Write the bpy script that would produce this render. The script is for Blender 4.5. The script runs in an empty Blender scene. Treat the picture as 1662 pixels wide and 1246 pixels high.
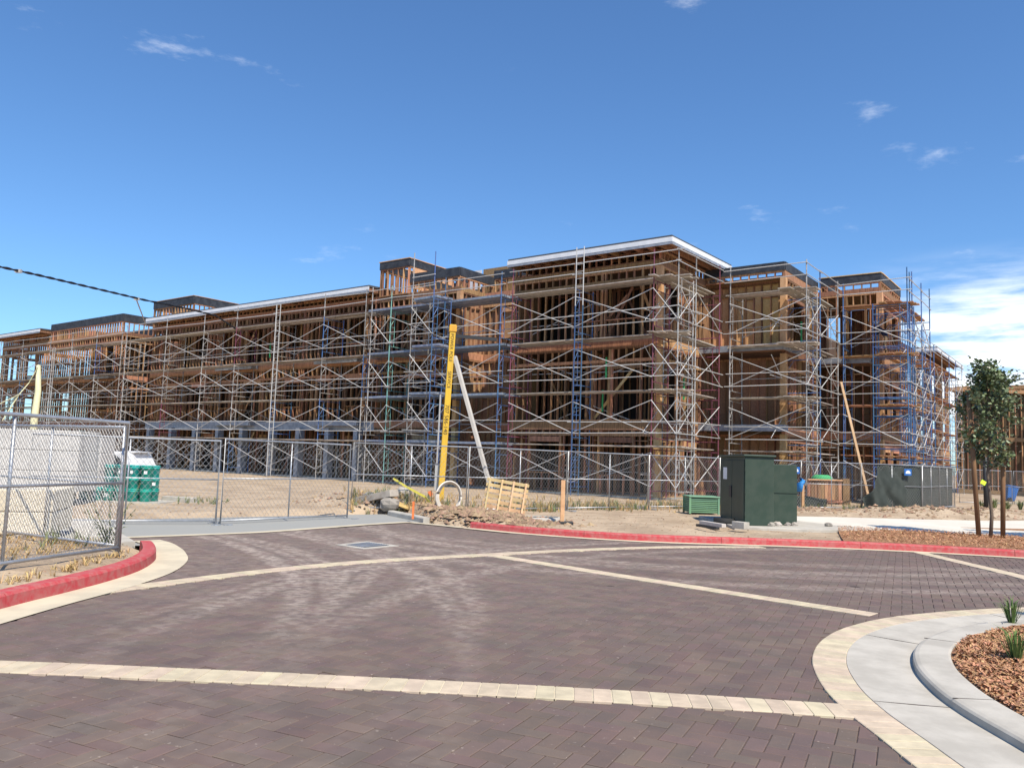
import bpy, math, random
from math import radians, sin, cos, pi, atan, sqrt
from mathutils import Vector, Matrix, noise
random.seed(7)
S = bpy.context.scene
COL = S.collection
# ------------------------------------------------------------------ camera
FPX, CX, CY, EYE = 1306.0, 831.0, 623.0, 1.6
PITCH, ROLL = atan(122 / FPX), atan(.034)
Fv = Vector((0, cos(PITCH), sin(PITCH))); U0 = Vector((0, -sin(PITCH), cos(PITCH))); X0 = Vector((1, 0, 0))
Rv = X0 * cos(ROLL) + U0 * sin(ROLL); Uv = U0 * cos(ROLL) - X0 * sin(ROLL)
cd = bpy.data.cameras.new('camera'); cam = bpy.data.objects.new('camera', cd); COL.objects.link(cam)
cam.matrix_world = Matrix(((Rv.x, Uv.x, -Fv.x, 0), (Rv.y, Uv.y, -Fv.y, 0), (Rv.z, Uv.z, -Fv.z, EYE), (0, 0, 0, 1)))
cd.sensor_width = 36; cd.lens = FPX / 1662 * 36; cd.clip_start = .05; cd.clip_end = 3000
S.camera = cam
# ------------------------------------------------------------------ sky, sun, exposure
SUN_AZ = Vector((.44, -.898)); SUN_EL = radians(54)
W = bpy.data.worlds.new('World'); S.world = W; W.use_nodes = True
wn = W.node_tree; wn.nodes.clear()
def N(t, ty, **k):
    n = t.nodes.new(ty)
    for q, v in k.items():
        if q.startswith('i_'): n.inputs[q[2:].replace('_', ' ')].default_value = v
        else: setattr(n, q, v)
    return n
out = N(wn, 'ShaderNodeOutputWorld'); bg = N(wn, 'ShaderNodeBackground'); bg.inputs[1].default_value = .103
sky = N(wn, 'ShaderNodeTexSky', sky_type='NISHITA', sun_disc=False)
sky.sun_elevation = SUN_EL; sky.sun_rotation = math.atan2(SUN_AZ.x, SUN_AZ.y)
sky.air_density = 1.0; sky.dust_density = .35; sky.ozone_density = 2.5
tc = N(wn, 'ShaderNodeTexCoord')
# wispy clouds: low bank of streaks over the right-hand horizon, a few thin wisps higher
mp = N(wn, 'ShaderNodeMapping'); mp.inputs['Scale'].default_value = (2.2, 2.2, 15)
nz = N(wn, 'ShaderNodeTexNoise'); nz.inputs['Scale'].default_value = 2.1; nz.inputs['Detail'].default_value = 7; nz.inputs['Roughness'].default_value = .58
sep = N(wn, 'ShaderNodeSeparateXYZ')
def mr(t, src, a, b, c=0, d=1, smooth=True):
    m = N(t, 'ShaderNodeMapRange'); m.interpolation_type = 'SMOOTHSTEP' if smooth else 'LINEAR'
    t.links.new(src, m.inputs[0])
    for i, v in enumerate((a, b, c, d)): m.inputs[1 + i].default_value = v
    return m.outputs[0]
def mth(t, op, a, b=None):
    m = N(t, 'ShaderNodeMath', operation=op)
    for i, v in enumerate((a, b)):
        if v is None: continue
        if isinstance(v, (int, float)): m.inputs[i].default_value = v
        else: t.links.new(v, m.inputs[i])
    return m.outputs[0]
L = wn.links.new
L(tc.outputs['Generated'], mp.inputs[0]); L(mp.outputs[0], nz.inputs[0]); L(tc.outputs['Generated'], sep.inputs[0])
cl = mr(wn, nz.outputs[0], .40, .62)
low = mth(wn, 'MULTIPLY', mr(wn, sep.outputs[2], .0, .05), mr(wn, sep.outputs[2], .25, .15))
east = mr(wn, sep.outputs[0], .36, .50)
m1 = mth(wn, 'MULTIPLY', mth(wn, 'MULTIPLY', cl, low), east)
nz2 = N(wn, 'ShaderNodeTexNoise'); nz2.inputs['Scale'].default_value = 5; nz2.inputs['Detail'].default_value = 8; nz2.inputs['Roughness'].default_value = .65
mp2 = N(wn, 'ShaderNodeMapping'); mp2.inputs['Scale'].default_value = (1, 1, 3.2); mp2.inputs['Location'].default_value = (3.3, 1.7, .4)
L(tc.outputs['Generated'], mp2.inputs[0]); L(mp2.outputs[0], nz2.inputs[0])
m2 = mth(wn, 'MULTIPLY', mr(wn, nz2.outputs[0], .62, .82), .38)
mask = mth(wn, 'MINIMUM', mth(wn, 'ADD', m1, m2), .92)
mix = N(wn, 'ShaderNodeMix', data_type='RGBA'); L(mask, mix.inputs[0]); 
tint = N(wn, 'ShaderNodeMix', data_type='RGBA', blend_type='MULTIPLY'); tint.inputs[0].default_value = 1; tint.inputs[7].default_value = (.70, 1.0, 1.28, 1)
L(sky.outputs[0], tint.inputs[6]); L(tint.outputs[2], mix.inputs[6]); mix.inputs[7].default_value = (11.0, 11.2, 11.4, 1)
L(mix.outputs[2], bg.inputs[0]); L(bg.outputs[0], out.inputs[0])
sd = bpy.data.lights.new('sun', 'SUN'); sd.energy = 4.6; sd.angle = radians(.5); sd.color = (1, .92, .79)
so = bpy.data.objects.new('sun', sd); COL.objects.link(so)
sdir = Vector((SUN_AZ.x * cos(SUN_EL), SUN_AZ.y * cos(SUN_EL), sin(SUN_EL)))
so.rotation_euler = sdir.to_track_quat('Z', 'Y').to_euler(); so.location = sdir * 60
S.view_settings.view_transform = 'Standard'; S.view_settings.look = 'None'; S.view_settings.exposure = .42; S.view_settings.gamma = 1
S.render.resolution_x, S.render.resolution_y = 1024, 767
S.render.engine = 'CYCLES'

# ------------------------------------------------------------------ materials
MATS = {}
def mat(name, col, rough=.8, metal=0, var=0, nscale=8, bump=0, bscale=40, isl=0, col2=None, spec=.4, stretch=None, dist=.004):
    """procedural: base colour varied by noise (towards col2) and per object / per piece"""
    m = bpy.data.materials.new(name); m.use_nodes = True; t = m.node_tree; b = t.nodes['Principled BSDF']
    b.inputs['Roughness'].default_value = rough; b.inputs['Metallic'].default_value = metal; b.inputs['Specular IOR Level'].default_value = spec
    c2 = col2 or tuple(x * (1 - .6 * max(var, .15)) for x in col)
    tcn = N(t, 'ShaderNodeTexCoord'); src = tcn.outputs['Object']
    g = N(t, 'ShaderNodeNewGeometry')
    if stretch:
        mpn = N(t, 'ShaderNodeMapping'); mpn.inputs['Scale'].default_value = stretch; t.links.new(g.outputs['Position'], mpn.inputs[0]); src = mpn.outputs[0]
    else: src = g.outputs['Position']
    n1 = N(t, 'ShaderNodeTexNoise'); n1.inputs['Scale'].default_value = nscale; n1.inputs['Detail'].default_value = 6; n1.inputs['Roughness'].default_value = .6
    t.links.new(src, n1.inputs[0])
    mx = N(t, 'ShaderNodeMix', data_type='RGBA'); mx.inputs[6].default_value = (*col, 1); mx.inputs[7].default_value = (*c2, 1)
    t.links.new(mr(t, n1.outputs[0], .35, .65), mx.inputs[0])
    last = mx.outputs[2]
    if isl:
        oi = N(t, 'ShaderNodeObjectInfo')
        rnd = mth(t, 'FRACT', mth(t, 'ADD', oi.outputs['Random'], g.outputs['Random Per Island']))
        hsv = N(t, 'ShaderNodeHueSaturation'); t.links.new(last, hsv.inputs['Color'])
        t.links.new(mr(t, rnd, 0, 1, 1 - isl, 1 + isl, False), hsv.inputs['Value'])
        t.links.new(mr(t, mth(t, 'FRACT', mth(t, 'MULTIPLY', rnd, 7.3)), 0, 1, .5 - .02, .5 + .015, False), hsv.inputs['Hue'])
        last = hsv.outputs[0]
    t.links.new(last, b.inputs['Base Color'])
    if bump:
        n2 = N(t, 'ShaderNodeTexNoise'); n2.inputs['Scale'].default_value = bscale; n2.inputs['Detail'].default_value = 5; t.links.new(src, n2.inputs[0])
        bp = N(t, 'ShaderNodeBump'); bp.inputs['Strength'].default_value = bump; bp.inputs['Distance'].default_value = dist
        t.links.new(n2.outputs[0], bp.inputs['Height']); t.links.new(bp.outputs[0], b.inputs['Normal'])
    MATS[name] = m
    return m
mat('stud', (.44, .24, .122), .85, var=.3, nscale=3, isl=.5, col2=(.245, .13, .07), stretch=(6, 6, .6))
mat('osb', (.34, .205, .11), .85, nscale=14, isl=.3, col2=(.24, .14, .075))
mat('osb_light', (.66, .42, .20), .85, nscale=14, isl=.12, col2=(.55, .33, .14))  # yellow-orange OSB, brightened to stand in for sun on the upper right bay
mat('painted_shade', (.035, .028, .024), .95, nscale=4)  # near-black sheathing colour: interior shade painted in, no actual covering
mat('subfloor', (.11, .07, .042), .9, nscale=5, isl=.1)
mat('fascia_white', (.74, .75, .77), .6, nscale=2, col2=(.64, .66, .69))
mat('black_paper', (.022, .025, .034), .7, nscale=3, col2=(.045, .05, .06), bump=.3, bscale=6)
mat('roofing', (.07, .072, .08), .9, nscale=5)
mat('wrap_white', (.70, .71, .73), .5, nscale=3)
mat('flash_metal', (.36, .38, .42), .5, metal=.3, nscale=4, col2=(.25, .27, .31))
mat('galv', (.50, .49, .47), .5, metal=.15, nscale=9, isl=.15, col2=(.52, .51, .49))
mat('galv_frame', (.40, .39, .375), .55, metal=.15, nscale=7, isl=.3, col2=(.27, .25, .23))
mat('blue_steel', (.06, .15, .36), .5, metal=.2, nscale=9, isl=.25, col2=(.10, .16, .28))
mat('maroon_steel', (.20, .06, .085), .5, metal=.2, nscale=9, isl=.2)
mat('teal_steel', (.22, .45, .40), .5, metal=.2, nscale=9, isl=.15)
mat('plank_wood', (.42, .37, .31), .9, nscale=4, isl=.28, col2=(.30, .26, .22))
mat('plank_orange', (.42, .22, .11), .9, nscale=4, isl=.12)
mat('plank_metal', (.16, .20, .29), .55, metal=.2, nscale=5, isl=.2, col2=(.28, .31, .36))
mat('green_mark', (.05, .36, .13), .8)
mat('wire', (.46, .46, .46), .5, metal=.4, nscale=6)
mat('fence_pipe', (.46, .47, .49), .42, metal=.6, nscale=8, col2=(.38, .39, .40))
mat('dirt', (.46, .355, .245), .97, nscale=.8, col2=(.33, .245, .165), bump=1, bscale=6, dist=.08)
mat('clod', (.30, .205, .13), .97, nscale=3, isl=.3, bump=.7, bscale=12, dist=.02)
mat('rock', (.40, .36, .31), .95, nscale=5, isl=.3, bump=.5, bscale=15)
mat('concrete', (.48, .445, .385), .9, nscale=2.6, col2=(.385, .355, .305), bump=.3, bscale=55)
mat('concrete_drive', (.30, .295, .27), .9, nscale=.9, col2=(.29, .29, .27), bump=.12, bscale=60)
mat('sidewalk', (.66, .61, .52), .88, nscale=.7, col2=(.58, .535, .455), bump=.1, bscale=50)
mat('cream_brick', (.56, .465, .33), .88, nscale=6, isl=.07, col2=(.45, .375, .27), bump=.2, bscale=80)
mat('cream_gutter', (.60, .52, .375), .88, nscale=2, col2=(.50, .435, .32))
mat('red_paint', (.45, .050, .058), .75, nscale=11, col2=(.43, .125, .115), bump=.3, bscale=40)
mat('joint_sand', (.065, .054, .05), .98, nscale=20)
mat('mulch', (.47, .27, .15), .95, nscale=18, isl=.4, col2=(.36, .18, .085))
mat('mulch_bed', (.38, .20, .10), .97, nscale=25, col2=(.22, .115, .06), bump=1, bscale=45, dist=.02)
mat('cabinet_green', (.030, .052, .036), .5, nscale=3, col2=(.044, .064, .046))
mat('vent_green', (.16, .31, .19), .55, nscale=3, isl=.06)
mat('yellow_paint', (.72, .42, .035), .6, nscale=2, isl=.05, col2=(.62, .36, .04), stretch=(4, 4, .6))
mat('black_letter', (.02, .02, .02), .7)
mat('pale_wood', (.62, .45, .25), .85, nscale=4, isl=.2, col2=(.50, .34, .17))
mat('ply_yellow', (.62, .43, .17), .85, nscale=5, col2=(.52, .35, .13))
mat('new_wood', (.60, .39, .19), .85, nscale=4, isl=.15, col2=(.48, .29, .13))
mat('prop_wood', (.47, .31, .18), .85, nscale=4, col2=(.38, .24, .13))
mat('grey_wood', (.50, .46, .41), .9, nscale=4, isl=.1)
mat('teal_plastic', (.010, .36, .31), .38, nscale=2, isl=.12)
mat('label_white', (.8, .8, .8), .6)
mat('car_white', (.80, .80, .80), .25, spec=.6)
mat('car_glass', (.015, .017, .02), .08, spec=.8)
mat('rubber', (.02, .02, .02), .8)
mat('red_light', (.35, .02, .02), .3)
mat('wrap_grey', (.50, .48, .45), .7, nscale=1.5, col2=(.43, .415, .39), bump=.3, bscale=4, dist=.03)
mat('lumber_wrap', (.66, .58, .44), .6, nscale=2, col2=(.58, .50, .37), bump=.4, bscale=5, dist=.03)
mat('purple_ink', (.42, .10, .38), .7)
mat('strap_yellow', (.64, .61, .38), .7, nscale=5)
mat('caution', (.75, .65, .10), .6)
mat('cable', (.015, .015, .018), .6)
mat('hose_white', (.66, .60, .52), .6, nscale=6)
mat('blue_plastic', (.02, .13, .42), .4)
mat('blue_tarp', (.03, .22, .55), .5, bump=.6, bscale=14, dist=.03)
mat('hivis', (.65, .85, .05), .6)
mat('dark_metal', (.03, .03, .032), .5)
mat('screen', (.030, .038, .034), .9, nscale=2, col2=(.048, .057, .051), bump=.35, bscale=5, dist=.05)
mat('bark', (.17, .13, .095), .95, nscale=12, bump=.6, bscale=25, dist=.01)
mat('stake', (.25, .14, .07), .9, nscale=5, col2=(.18, .10, .05), stretch=(5, 5, .6))
mat('leaf', (.12, .165, .065), .4, isl=.5, nscale=6, col2=(.15, .185, .095), spec=.6)
mat('grass', (.13, .20, .05), .8, isl=.4, nscale=4, col2=(.09, .15, .04))
mat('straw', (.52, .37, .17), .9, isl=.35, nscale=4)
mat('weed', (.17, .20, .085), .85, isl=.45, nscale=3)
mat('navy_cloth', (.015, .02, .05), .9); mat('tan_cloth', (.22, .15, .09), .9); mat('skin', (.45, .26, .18), .6)
mat('orange_flag', (.75, .20, .06), .7)
# pavers: colour from each paver, dusted by tyre tracks that come out of the site entrance
def paver_mat():
    m = mat('paver', (.150, .105, .086), .88, nscale=2.2, isl=.10, col2=(.120, .090, .078), bump=.25, bscale=70)
    t = m.node_tree; b = t.nodes['Principled BSDF']; base = b.inputs['Base Color'].links[0].from_socket
    g = N(t, 'ShaderNodeNewGeometry'); sp = N(t, 'ShaderNodeSeparateXYZ'); t.links.new(g.outputs['Position'], sp.inputs[0])
    tot = None
    # centre x, y, radius of the wheel paths and their half width
    for (cx, cy, r, w, k) in ((-14.5, 6.0, 12.6, .13, .7), (-14.5, 6.0, 12.95, .08, .5), (-14.5, 6.0, 14.2, .13, .6), (-11.0, 8.0, 9.2, .12, .6), (-11.0, 8.0, 10.7, .12, .5), (8.5, 6.5, 11.6, .15, .65), (8.5, 6.5, 11.95, .08, .4), (8.5, 6.5, 10.1, .15, .55), (4.6, 20.8, 8.2, .2, .6), (4.6, 20.8, 9.8, .2, .5), (6.0, 26.0, 12.4, .22, .4), (6.0, 26.0, 14.0, .22, .4), (-30, 10.5, 28.2, .12, .5)):
        dx = mth(t, 'SUBTRACT', sp.outputs[0], cx); dy = mth(t, 'SUBTRACT', sp.outputs[1], cy)
        d = mth(t, 'SQRT', mth(t, 'ADD', mth(t, 'MULTIPLY', dx, dx), mth(t, 'MULTIPLY', dy, dy)))
        e = mth(t, 'ABSOLUTE', mth(t, 'SUBTRACT', d, r))
        v = mth(t, 'MULTIPLY', mr(t, e, w * 1.8, w * .3), k * .8)
        tot = v if tot is None else mth(t, 'MAXIMUM', tot, v)
    n1 = N(t, 'ShaderNodeTexNoise'); n1.inputs['Scale'].default_value = 3.5; n1.inputs['Detail'].default_value = 8; t.links.new(g.outputs['Position'], n1.inputs[0])
    near = mr(t, sp.outputs[1], 5.5, 11.0, 0, 1); left = mr(t, sp.outputs[0], 2.5, -2.0, .15, 1)
    film = mth(t, 'MULTIPLY', mth(t, 'MULTIPLY', near, left), .22)
    dust = mth(t, 'MULTIPLY', mth(t, 'ADD', mth(t, 'MULTIPLY', tot, mth(t, 'ADD', mth(t, 'MULTIPLY', near, .8), .2)), film), mr(t, n1.outputs[0], .30, .68, .45, 1))
    # fine specks of grit
    n3 = N(t, 'ShaderNodeTexNoise'); n3.inputs['Scale'].default_value = 26; n3.inputs['Detail'].default_value = 3; t.links.new(g.outputs['Position'], n3.inputs[0])
    n5 = N(t, 'ShaderNodeTexNoise'); n5.inputs['Scale'].default_value = 9; n5.inputs['Detail'].default_value = 4; t.links.new(g.outputs['Position'], n5.inputs[0])
    dust = mth(t, 'MULTIPLY', dust, mr(t, n5.outputs[0], .38, .62, .35, 1.15))
    dust = mth(t, 'ADD', dust, mr(t, n3.outputs[0], .68, .76, 0, .45))
    mx = N(t, 'ShaderNodeMix', data_type='RGBA'); t.links.new(dust, mx.inputs[0]); t.links.new(base, mx.inputs[6]); mx.inputs[7].default_value = (.40, .33, .28, 1)
    # dark oil spots
    n4 = N(t, 'ShaderNodeTexVoronoi'); n4.inputs['Scale'].default_value = .55; t.links.new(g.outputs['Position'], n4.inputs[0])
    mo = N(t, 'ShaderNodeMix', data_type='RGBA', blend_type='MULTIPLY'); t.links.new(mr(t, n4.outputs['Distance'], .05, .03, 0, .65), mo.inputs[0]); t.links.new(mx.outputs[2], mo.inputs[6]); mo.inputs[7].default_value = (.25, .22, .22, 1)
    t.links.new(mo.outputs[2], b.inputs['Base Color'])
paver_mat()

# ------------------------------------------------------------------ mesh helpers
class MB:
    def __init__(s): s.v = []; s.f = []; s.m = []
    def box(s, c, d, rot=None):
        """centre, full dims, optional 3x3 matrix"""
        i = len(s.v); h = [x / 2 for x in d]
        for z in (-1, 1):
            for y in (-1, 1):
                for x in (-1, 1):
                    p = Vector((x * h[0], y * h[1], z * h[2]))
                    if rot: p = rot @ p
                    s.v.append(tuple(p + Vector(c)))
        for q in ((0, 2, 3, 1), (4, 5, 7, 6), (0, 1, 5, 4), (2, 6, 7, 3), (0, 4, 6, 2), (1, 3, 7, 5)): s.f.append([i + k for k in q])
        return s
    def bar(s, p, q, w, h, up=(0, 0, 1)):
        """box from p to q, w across, h along up"""
        p, q = Vector(p), Vector(q); d = q - p; l = d.length
        if l < 1e-6: return s
        x = d / l; u = Vector(up)
        if abs(x.dot(u)) > .99: u = Vector((1, 0, 0)) if abs(x.x) < .9 else Vector((0, 1, 0))
        y = u.cross(x).normalized(); z = x.cross(y)
        return s.box((p + q) / 2, (l, w, h), Matrix((x, y, z)).transposed())
    def tube(s, pts, r, n=6, caps=True):
        pts = [Vector(p) for p in pts]; i0 = len(s.v); m = len(pts)
        for k, p in enumerate(pts):
            d = (pts[min(k + 1, m - 1)] - pts[max(k - 1, 0)]).normalized()
            u = Vector((0, 0, 1)) if abs(d.z) < .95 else Vector((1, 0, 0))
            y = u.cross(d).normalized(); z = d.cross(y); rr = r[k] if isinstance(r, (list, tuple)) else r
            for j in range(n):
                an = 2 * pi * j / n; s.v.append(tuple(p + (y * cos(an) + z * sin(an)) * rr))
        for k in range(m - 1):
            for j in range(n):
                a = i0 + k * n + j; b_ = i0 + k * n + (j + 1) % n
                s.f.append([a, b_, b_ + n, a + n])
        if caps: s.f.append([i0 + j for j in range(n)][::-1]); s.f.append([i0 + (m - 1) * n + j for j in range(n)])
        return s
    def poly(s, pts):
        i = len(s.v); s.v += [tuple(p) for p in pts]; s.f.append(list(range(i, i + len(pts)))); return s
    def prism(s, pts, z0, z1):
        """vertical prism from an outline (ccw)"""
        i = len(s.v); n = len(pts)
        s.v += [(p[0], p[1], z0) for p in pts] + [(p[0], p[1], z1) for p in pts]
        s.f.append([i + k for k in range(n)][::-1]); s.f.append([i + n + k for k in range(n)])
        for k in range(n): s.f.append([i + k, i + (k + 1) % n, i + n + (k + 1) % n, i + n + k])
        return s
    def lathe(s, prof, c=(0, 0, 0), n=16):
        i = len(s.v); m = len(prof)
        for r, z in prof:
            for j in range(n): an = 2 * pi * j / n; s.v.append((c[0] + r * cos(an), c[1] + r * sin(an), c[2] + z))
        for k in range(m - 1):
            for j in range(n): s.f.append([i + k * n + j, i + k * n + (j + 1) % n, i + (k + 1) * n + (j + 1) % n, i + (k + 1) * n + j])
        s.f.append([i + j for j in range(n)][::-1]); s.f.append([i + (m - 1) * n + j for j in range(n)])
        return s
    def mesh(s, name, m, smooth=False):
        me = bpy.data.meshes.new(name); me.from_pydata(s.v, [], s.f); me.update()
        me.materials.append(MATS[m] if isinstance(m, str) else m)
        if smooth:
            for p in me.polygons: p.use_smooth = True
        return me
    def build(s, name, m, parent=None, kind=None, smooth=False, bevel=0):
        o = bpy.data.objects.new(name, s.mesh(name, m, smooth)); COL.objects.link(o); par(o, parent)
        if kind: o['kind'] = kind
        if bevel:
            b = o.modifiers.new('bevel', 'BEVEL'); b.width = bevel; b.segments = 2; b.limit_method = 'ANGLE'
        return o
def par(o, p):
    if p is not None:
        o.parent = p; o.matrix_parent_inverse = Matrix.Translation(-p.location)
def tag(o, label, cat, group=None):
    o['label'] = label; o['category'] = cat
    if group: o['group'] = group
    return o
def thing(name, label, cat, loc, group=None):
    o = bpy.data.objects.new(name, None); COL.objects.link(o); o.location = loc; o.empty_display_size = .2
    return tag(o, label, cat, group)
def inst(name, me, parent, loc, rot=None, scale=None):
    """another object on shared mesh data, placed in world space"""
    o = bpy.data.objects.new(name, me); COL.objects.link(o); par(o, parent)
    o.location = loc
    if rot is not None: o.rotation_euler = rot
    if scale: o.scale = scale
    return o
def aim(d):
    return Vector(d).to_track_quat('X', 'Z').to_euler()
def spline(pts, step):
    """resampled Catmull-Rom curve through 2-D points"""
    P = [Vector((p[0], p[1], 0)) for p in pts]; P = [P[0] * 2 - P[1]] + P + [P[-1] * 2 - P[-2]]; o = []
    for i in range(1, len(P) - 2):
        a, b, c, d = P[i - 1:i + 3]; k = max(2, int((c - b).length / .08))
        for j in range(k):
            t = j / k; o.append(.5 * (2 * b + (c - a) * t + (2 * a - 5 * b + 4 * c - d) * t * t + (3 * b - a - 3 * c + d) * t ** 3))
    o.append(P[-2]); r = [o[0]]; acc = 0
    for i in range(1, len(o)):
        seg = o[i] - o[i - 1]; l = seg.length
        while acc + l >= step:
            k = (step - acc) / l; p = o[i - 1] + seg * k; r.append(p.copy()); 
            o[i - 1] = p; seg = o[i] - p; l = seg.length; acc = 0
        acc += l
    return r
def normals(c):
    r = []
    for i in range(len(c)):
        d = (c[min(i + 1, len(c) - 1)] - c[max(i - 1, 0)]).normalized(); r.append(Vector((-d.y, d.x, 0)))
    return r
def inside(x, y, poly):
    c = False; j = len(poly) - 1
    for i in range(len(poly)):
        a, b = poly[i], poly[j]
        if (a[1] > y) != (b[1] > y) and x < (b[0] - a[0]) * (y - a[1]) / (b[1] - a[1]) + a[0]: c = not c
        j = i
    return c

# ------------------------------------------------------------------ site plan (metres; camera stands at 0,0)
LEFT_KERB = [(-6.2, -4), (-5.3, 1), (-4.95, 4.5), (-4.78, 7.81), (-4.69, 8.8), (-4.64, 9.6), (-4.68, 10.5), (-4.92, 11.5), (-5.3, 12.35), (-5.75, 13.1)]
FARLINE = [(-6.75, 14.25), (-5.8, 15.1), (-4.87, 16.02), (-3.9, 17.5), (-3.2, 18.6), (-2.47, 19.5), (-2.0, 19.35)]
RIGHT_KERB = [(-.85, 18.5), (.2, 17.75), (1.17, 17.27), (2.3, 16.88), (3.43, 16.72), (5.81, 16.78), (8.08, 16.6), (10.18, 16.05), (13, 15.0), (17, 13), (22, 9.5)]
PLAZA = [(-6.2, -4)] + LEFT_KERB[1:] + FARLINE + RIGHT_KERB + [(22, -4)]
ISLAND = [(9.5, 1.0), (6, .6), (3.6, 1.2), (2.5, 2.6), (2.27, 4.0), (2.27, 5.0), (2.29, 5.6), (2.38, 6.2), (2.60, 6.95), (2.97, 7.70), (3.49, 8.38), (4.23, 9.02), (5.25, 9.58), (6.34, 10.0), (7.6, 10.25), (9.2, 10.2), (11, 9.6), (12.2, 8), (12.5, 5), (11.6, 2)]
ISL = spline(ISLAND + [ISLAND[0]], .06); 
ISN = [n * -1 for n in normals(ISL)]          # curve runs clockwise: inward is to the right
def isl_off(d): return [p + n * d for p, n in zip(ISL, ISN)]
ISL_OUT = isl_off(.02)[::6]
def fbm(x, y, s=1.0): return noise.fractal(Vector((x * s, y * s, 3.1)), 1.0, 2.0, 4)
SIDEWALK = [(7.9, 22.2), (8.6, 21.3), (9.8, 20.7), (13.0, 19.9), (17, 18.2), (24, 14), (27, 18), (23, 27.5), (30, 33), (27, 36.5), (21.5, 31.5), (18.0, 27.6), (15.6, 26.4), (12.9, 25.9), (10.3, 25.6), (8.4, 25.2)]
MOUNDS = [(-1.2, 20.4, 1.3, .20), (-2.3, 21.8, 1.2, .14), (-.2, 19.3, .9, .16), (-3.6, 23.6, 1.5, .28), (-5.5, 26, 2.5, .3), (13.0, 28.0, 1.2, .30), (15.2, 28.6, 1.4, .34), (10.6, 28.3, .9, .22), (18.6, 31.2, 1.6, .25), (3.0, 19.2, 1.0, .08)]
def dist_poly(x, y, poly):
    best = 1e9
    for i in range(len(poly)):
        ax, ay = poly[i][0], poly[i][1]; bx, by = poly[(i + 1) % len(poly)][0], poly[(i + 1) % len(poly)][1]
        dx, dy = bx - ax, by - ay; t = max(0, min(1, ((x - ax) * dx + (y - ay) * dy) / (dx * dx + dy * dy + 1e-9)))
        best = min(best, (x - ax - t * dx) ** 2 + (y - ay - t * dy) ** 2)
    return sqrt(best)
DRIVE = [(-5.85, 13.25), (-6.75, 14.25), (-4.87, 16.02), (-3.31, 18.5), (-2.5, 19.55), (-2.05, 19.7), (-3.05, 22.3), (-5.0, 20.6), (-7.4, 18.6), (-9.6, 16.9), (-8.0, 14.4), (-6.6, 13.0)]
def ground_h(x, y):
    if y > 60 or x < -40 or x > 45: return .0
    inp = inside(x, y, PLAZA) or inside(x, y, DRIVE)
    if inp: return -.10
    d = min(dist_poly(x, y, PLAZA), dist_poly(x, y, DRIVE))
    if inside(x, y, SIDEWALK): return .0
    k = min(1, max(0, (d - .12) / .25))
    h = .09 + .035 * fbm(x, y, .6) + .012 * fbm(x, y, 3)
    if y > 24: h = h * .75
    for mx, my, r, a in MOUNDS:
        q = ((x - mx) ** 2 + (y - my) ** 2) / (r * r)
        if q < 6: h += a * math.exp(-q) * (1 + .35 * fbm(x, y, 2.2))
    if x < -4.9 and y < 15: h = .10 + .03 * fbm(x, y, 1.2)
    return -.10 + (h + .10) * k
def build_ground():
    g = MB(); x0, x1, y0, y1 = -34, 40, -4, 64; st = .3; nx = int((x1 - x0) / st); ny = int((y1 - y0) / st)
    for j in range(ny + 1):
        for i in range(nx + 1):
            x, y = x0 + i * st, y0 + j * st
            e = min(1, min(i, j if j > 5 else 99, nx - i, ny - j) / 8)
            g.v.append((x, y, ground_h(x, y) * e - .05 * (1 - e)))
    for j in range(ny):
        for i in range(nx): a = j * (nx + 1) + i; g.f.append([a, a + 1, a + nx + 2, a + nx + 1])
    g.build('site_ground', 'dirt', kind='structure', smooth=True)
    MB().poly([(-1500, -1500, -.12), (1500, -1500, -.12), (1500, 1500, -.12), (-1500, 1500, -.12)]).build('ground', 'dirt', kind='structure')
build_ground()

# ------------------------------------------------------------------ plaza of herringbone pavers
plaza = MB().poly([(p[0], p[1], 0) for p in PLAZA]).build('plaza', 'joint_sand', kind='structure')
def band_poly(pts, w):
    c = spline(pts, .135); n = normals(c); return c, n
BANDS = {  # cream brick courses: centre line, width
    'near': ([(-6.0, 5.86), (-3.56, 5.88), (-2.23, 5.84), (-.92, 5.78), (.36, 5.70), (1.6, 5.59), (2.33, 5.51)], .30),
    'ring': ([(-4.42, 8.9), (-3.85, 9.87), (-3.07, 11.03), (-2.02, 12.2), (-.22, 13.6), (1.43, 14.8), (3.34, 15.85), (5.2, 16.4)], .27),
    'diagonal': ([(-.22, 13.45), (1.57, 11.62), (2.94, 10.27), (4.17, 9.08)], .27),
    'far': ([(8.3, 16.35), (8.26, 14.8), (8.2, 12.9), (7.9, 10.3)], .27)}
band_lines = {k: (spline(v[0], .13), v[1]) for k, v in BANDS.items()}
CHK = []
for k, (c, w) in band_lines.items(): CHK.append((c[::3], w / 2 + .02))
def on_band(x, y, extra=0):
    for c, w in CHK:
        for p in c:
            if abs(p.x - x) < .5 and abs(p.y - y) < .5 and (p.x - x) ** 2 + (p.y - y) ** 2 < (w + .05 + extra) ** 2: return True
    return False
PW, PL, PT = .115, .230, .0
def paver_template():
    b = MB(); hx, hy, c, top = PL / 2 - .0025, PW / 2 - .0025, .005, .012
    for (ex, z) in ((0, .001), (0, top - .004), (c, top)):
        for sx, sy in ((-1, -1), (1, -1), (1, 1), (-1, 1)): b.v.append((sx * (hx - ex), sy * (hy - ex), z))
    for r in (0, 4):
        for k in range(4): b.f.append([r + k, r + (k + 1) % 4, r + 4 + (k + 1) % 4, r + 4 + k])
    b.f.append([8, 9, 10, 11]); return b
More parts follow.
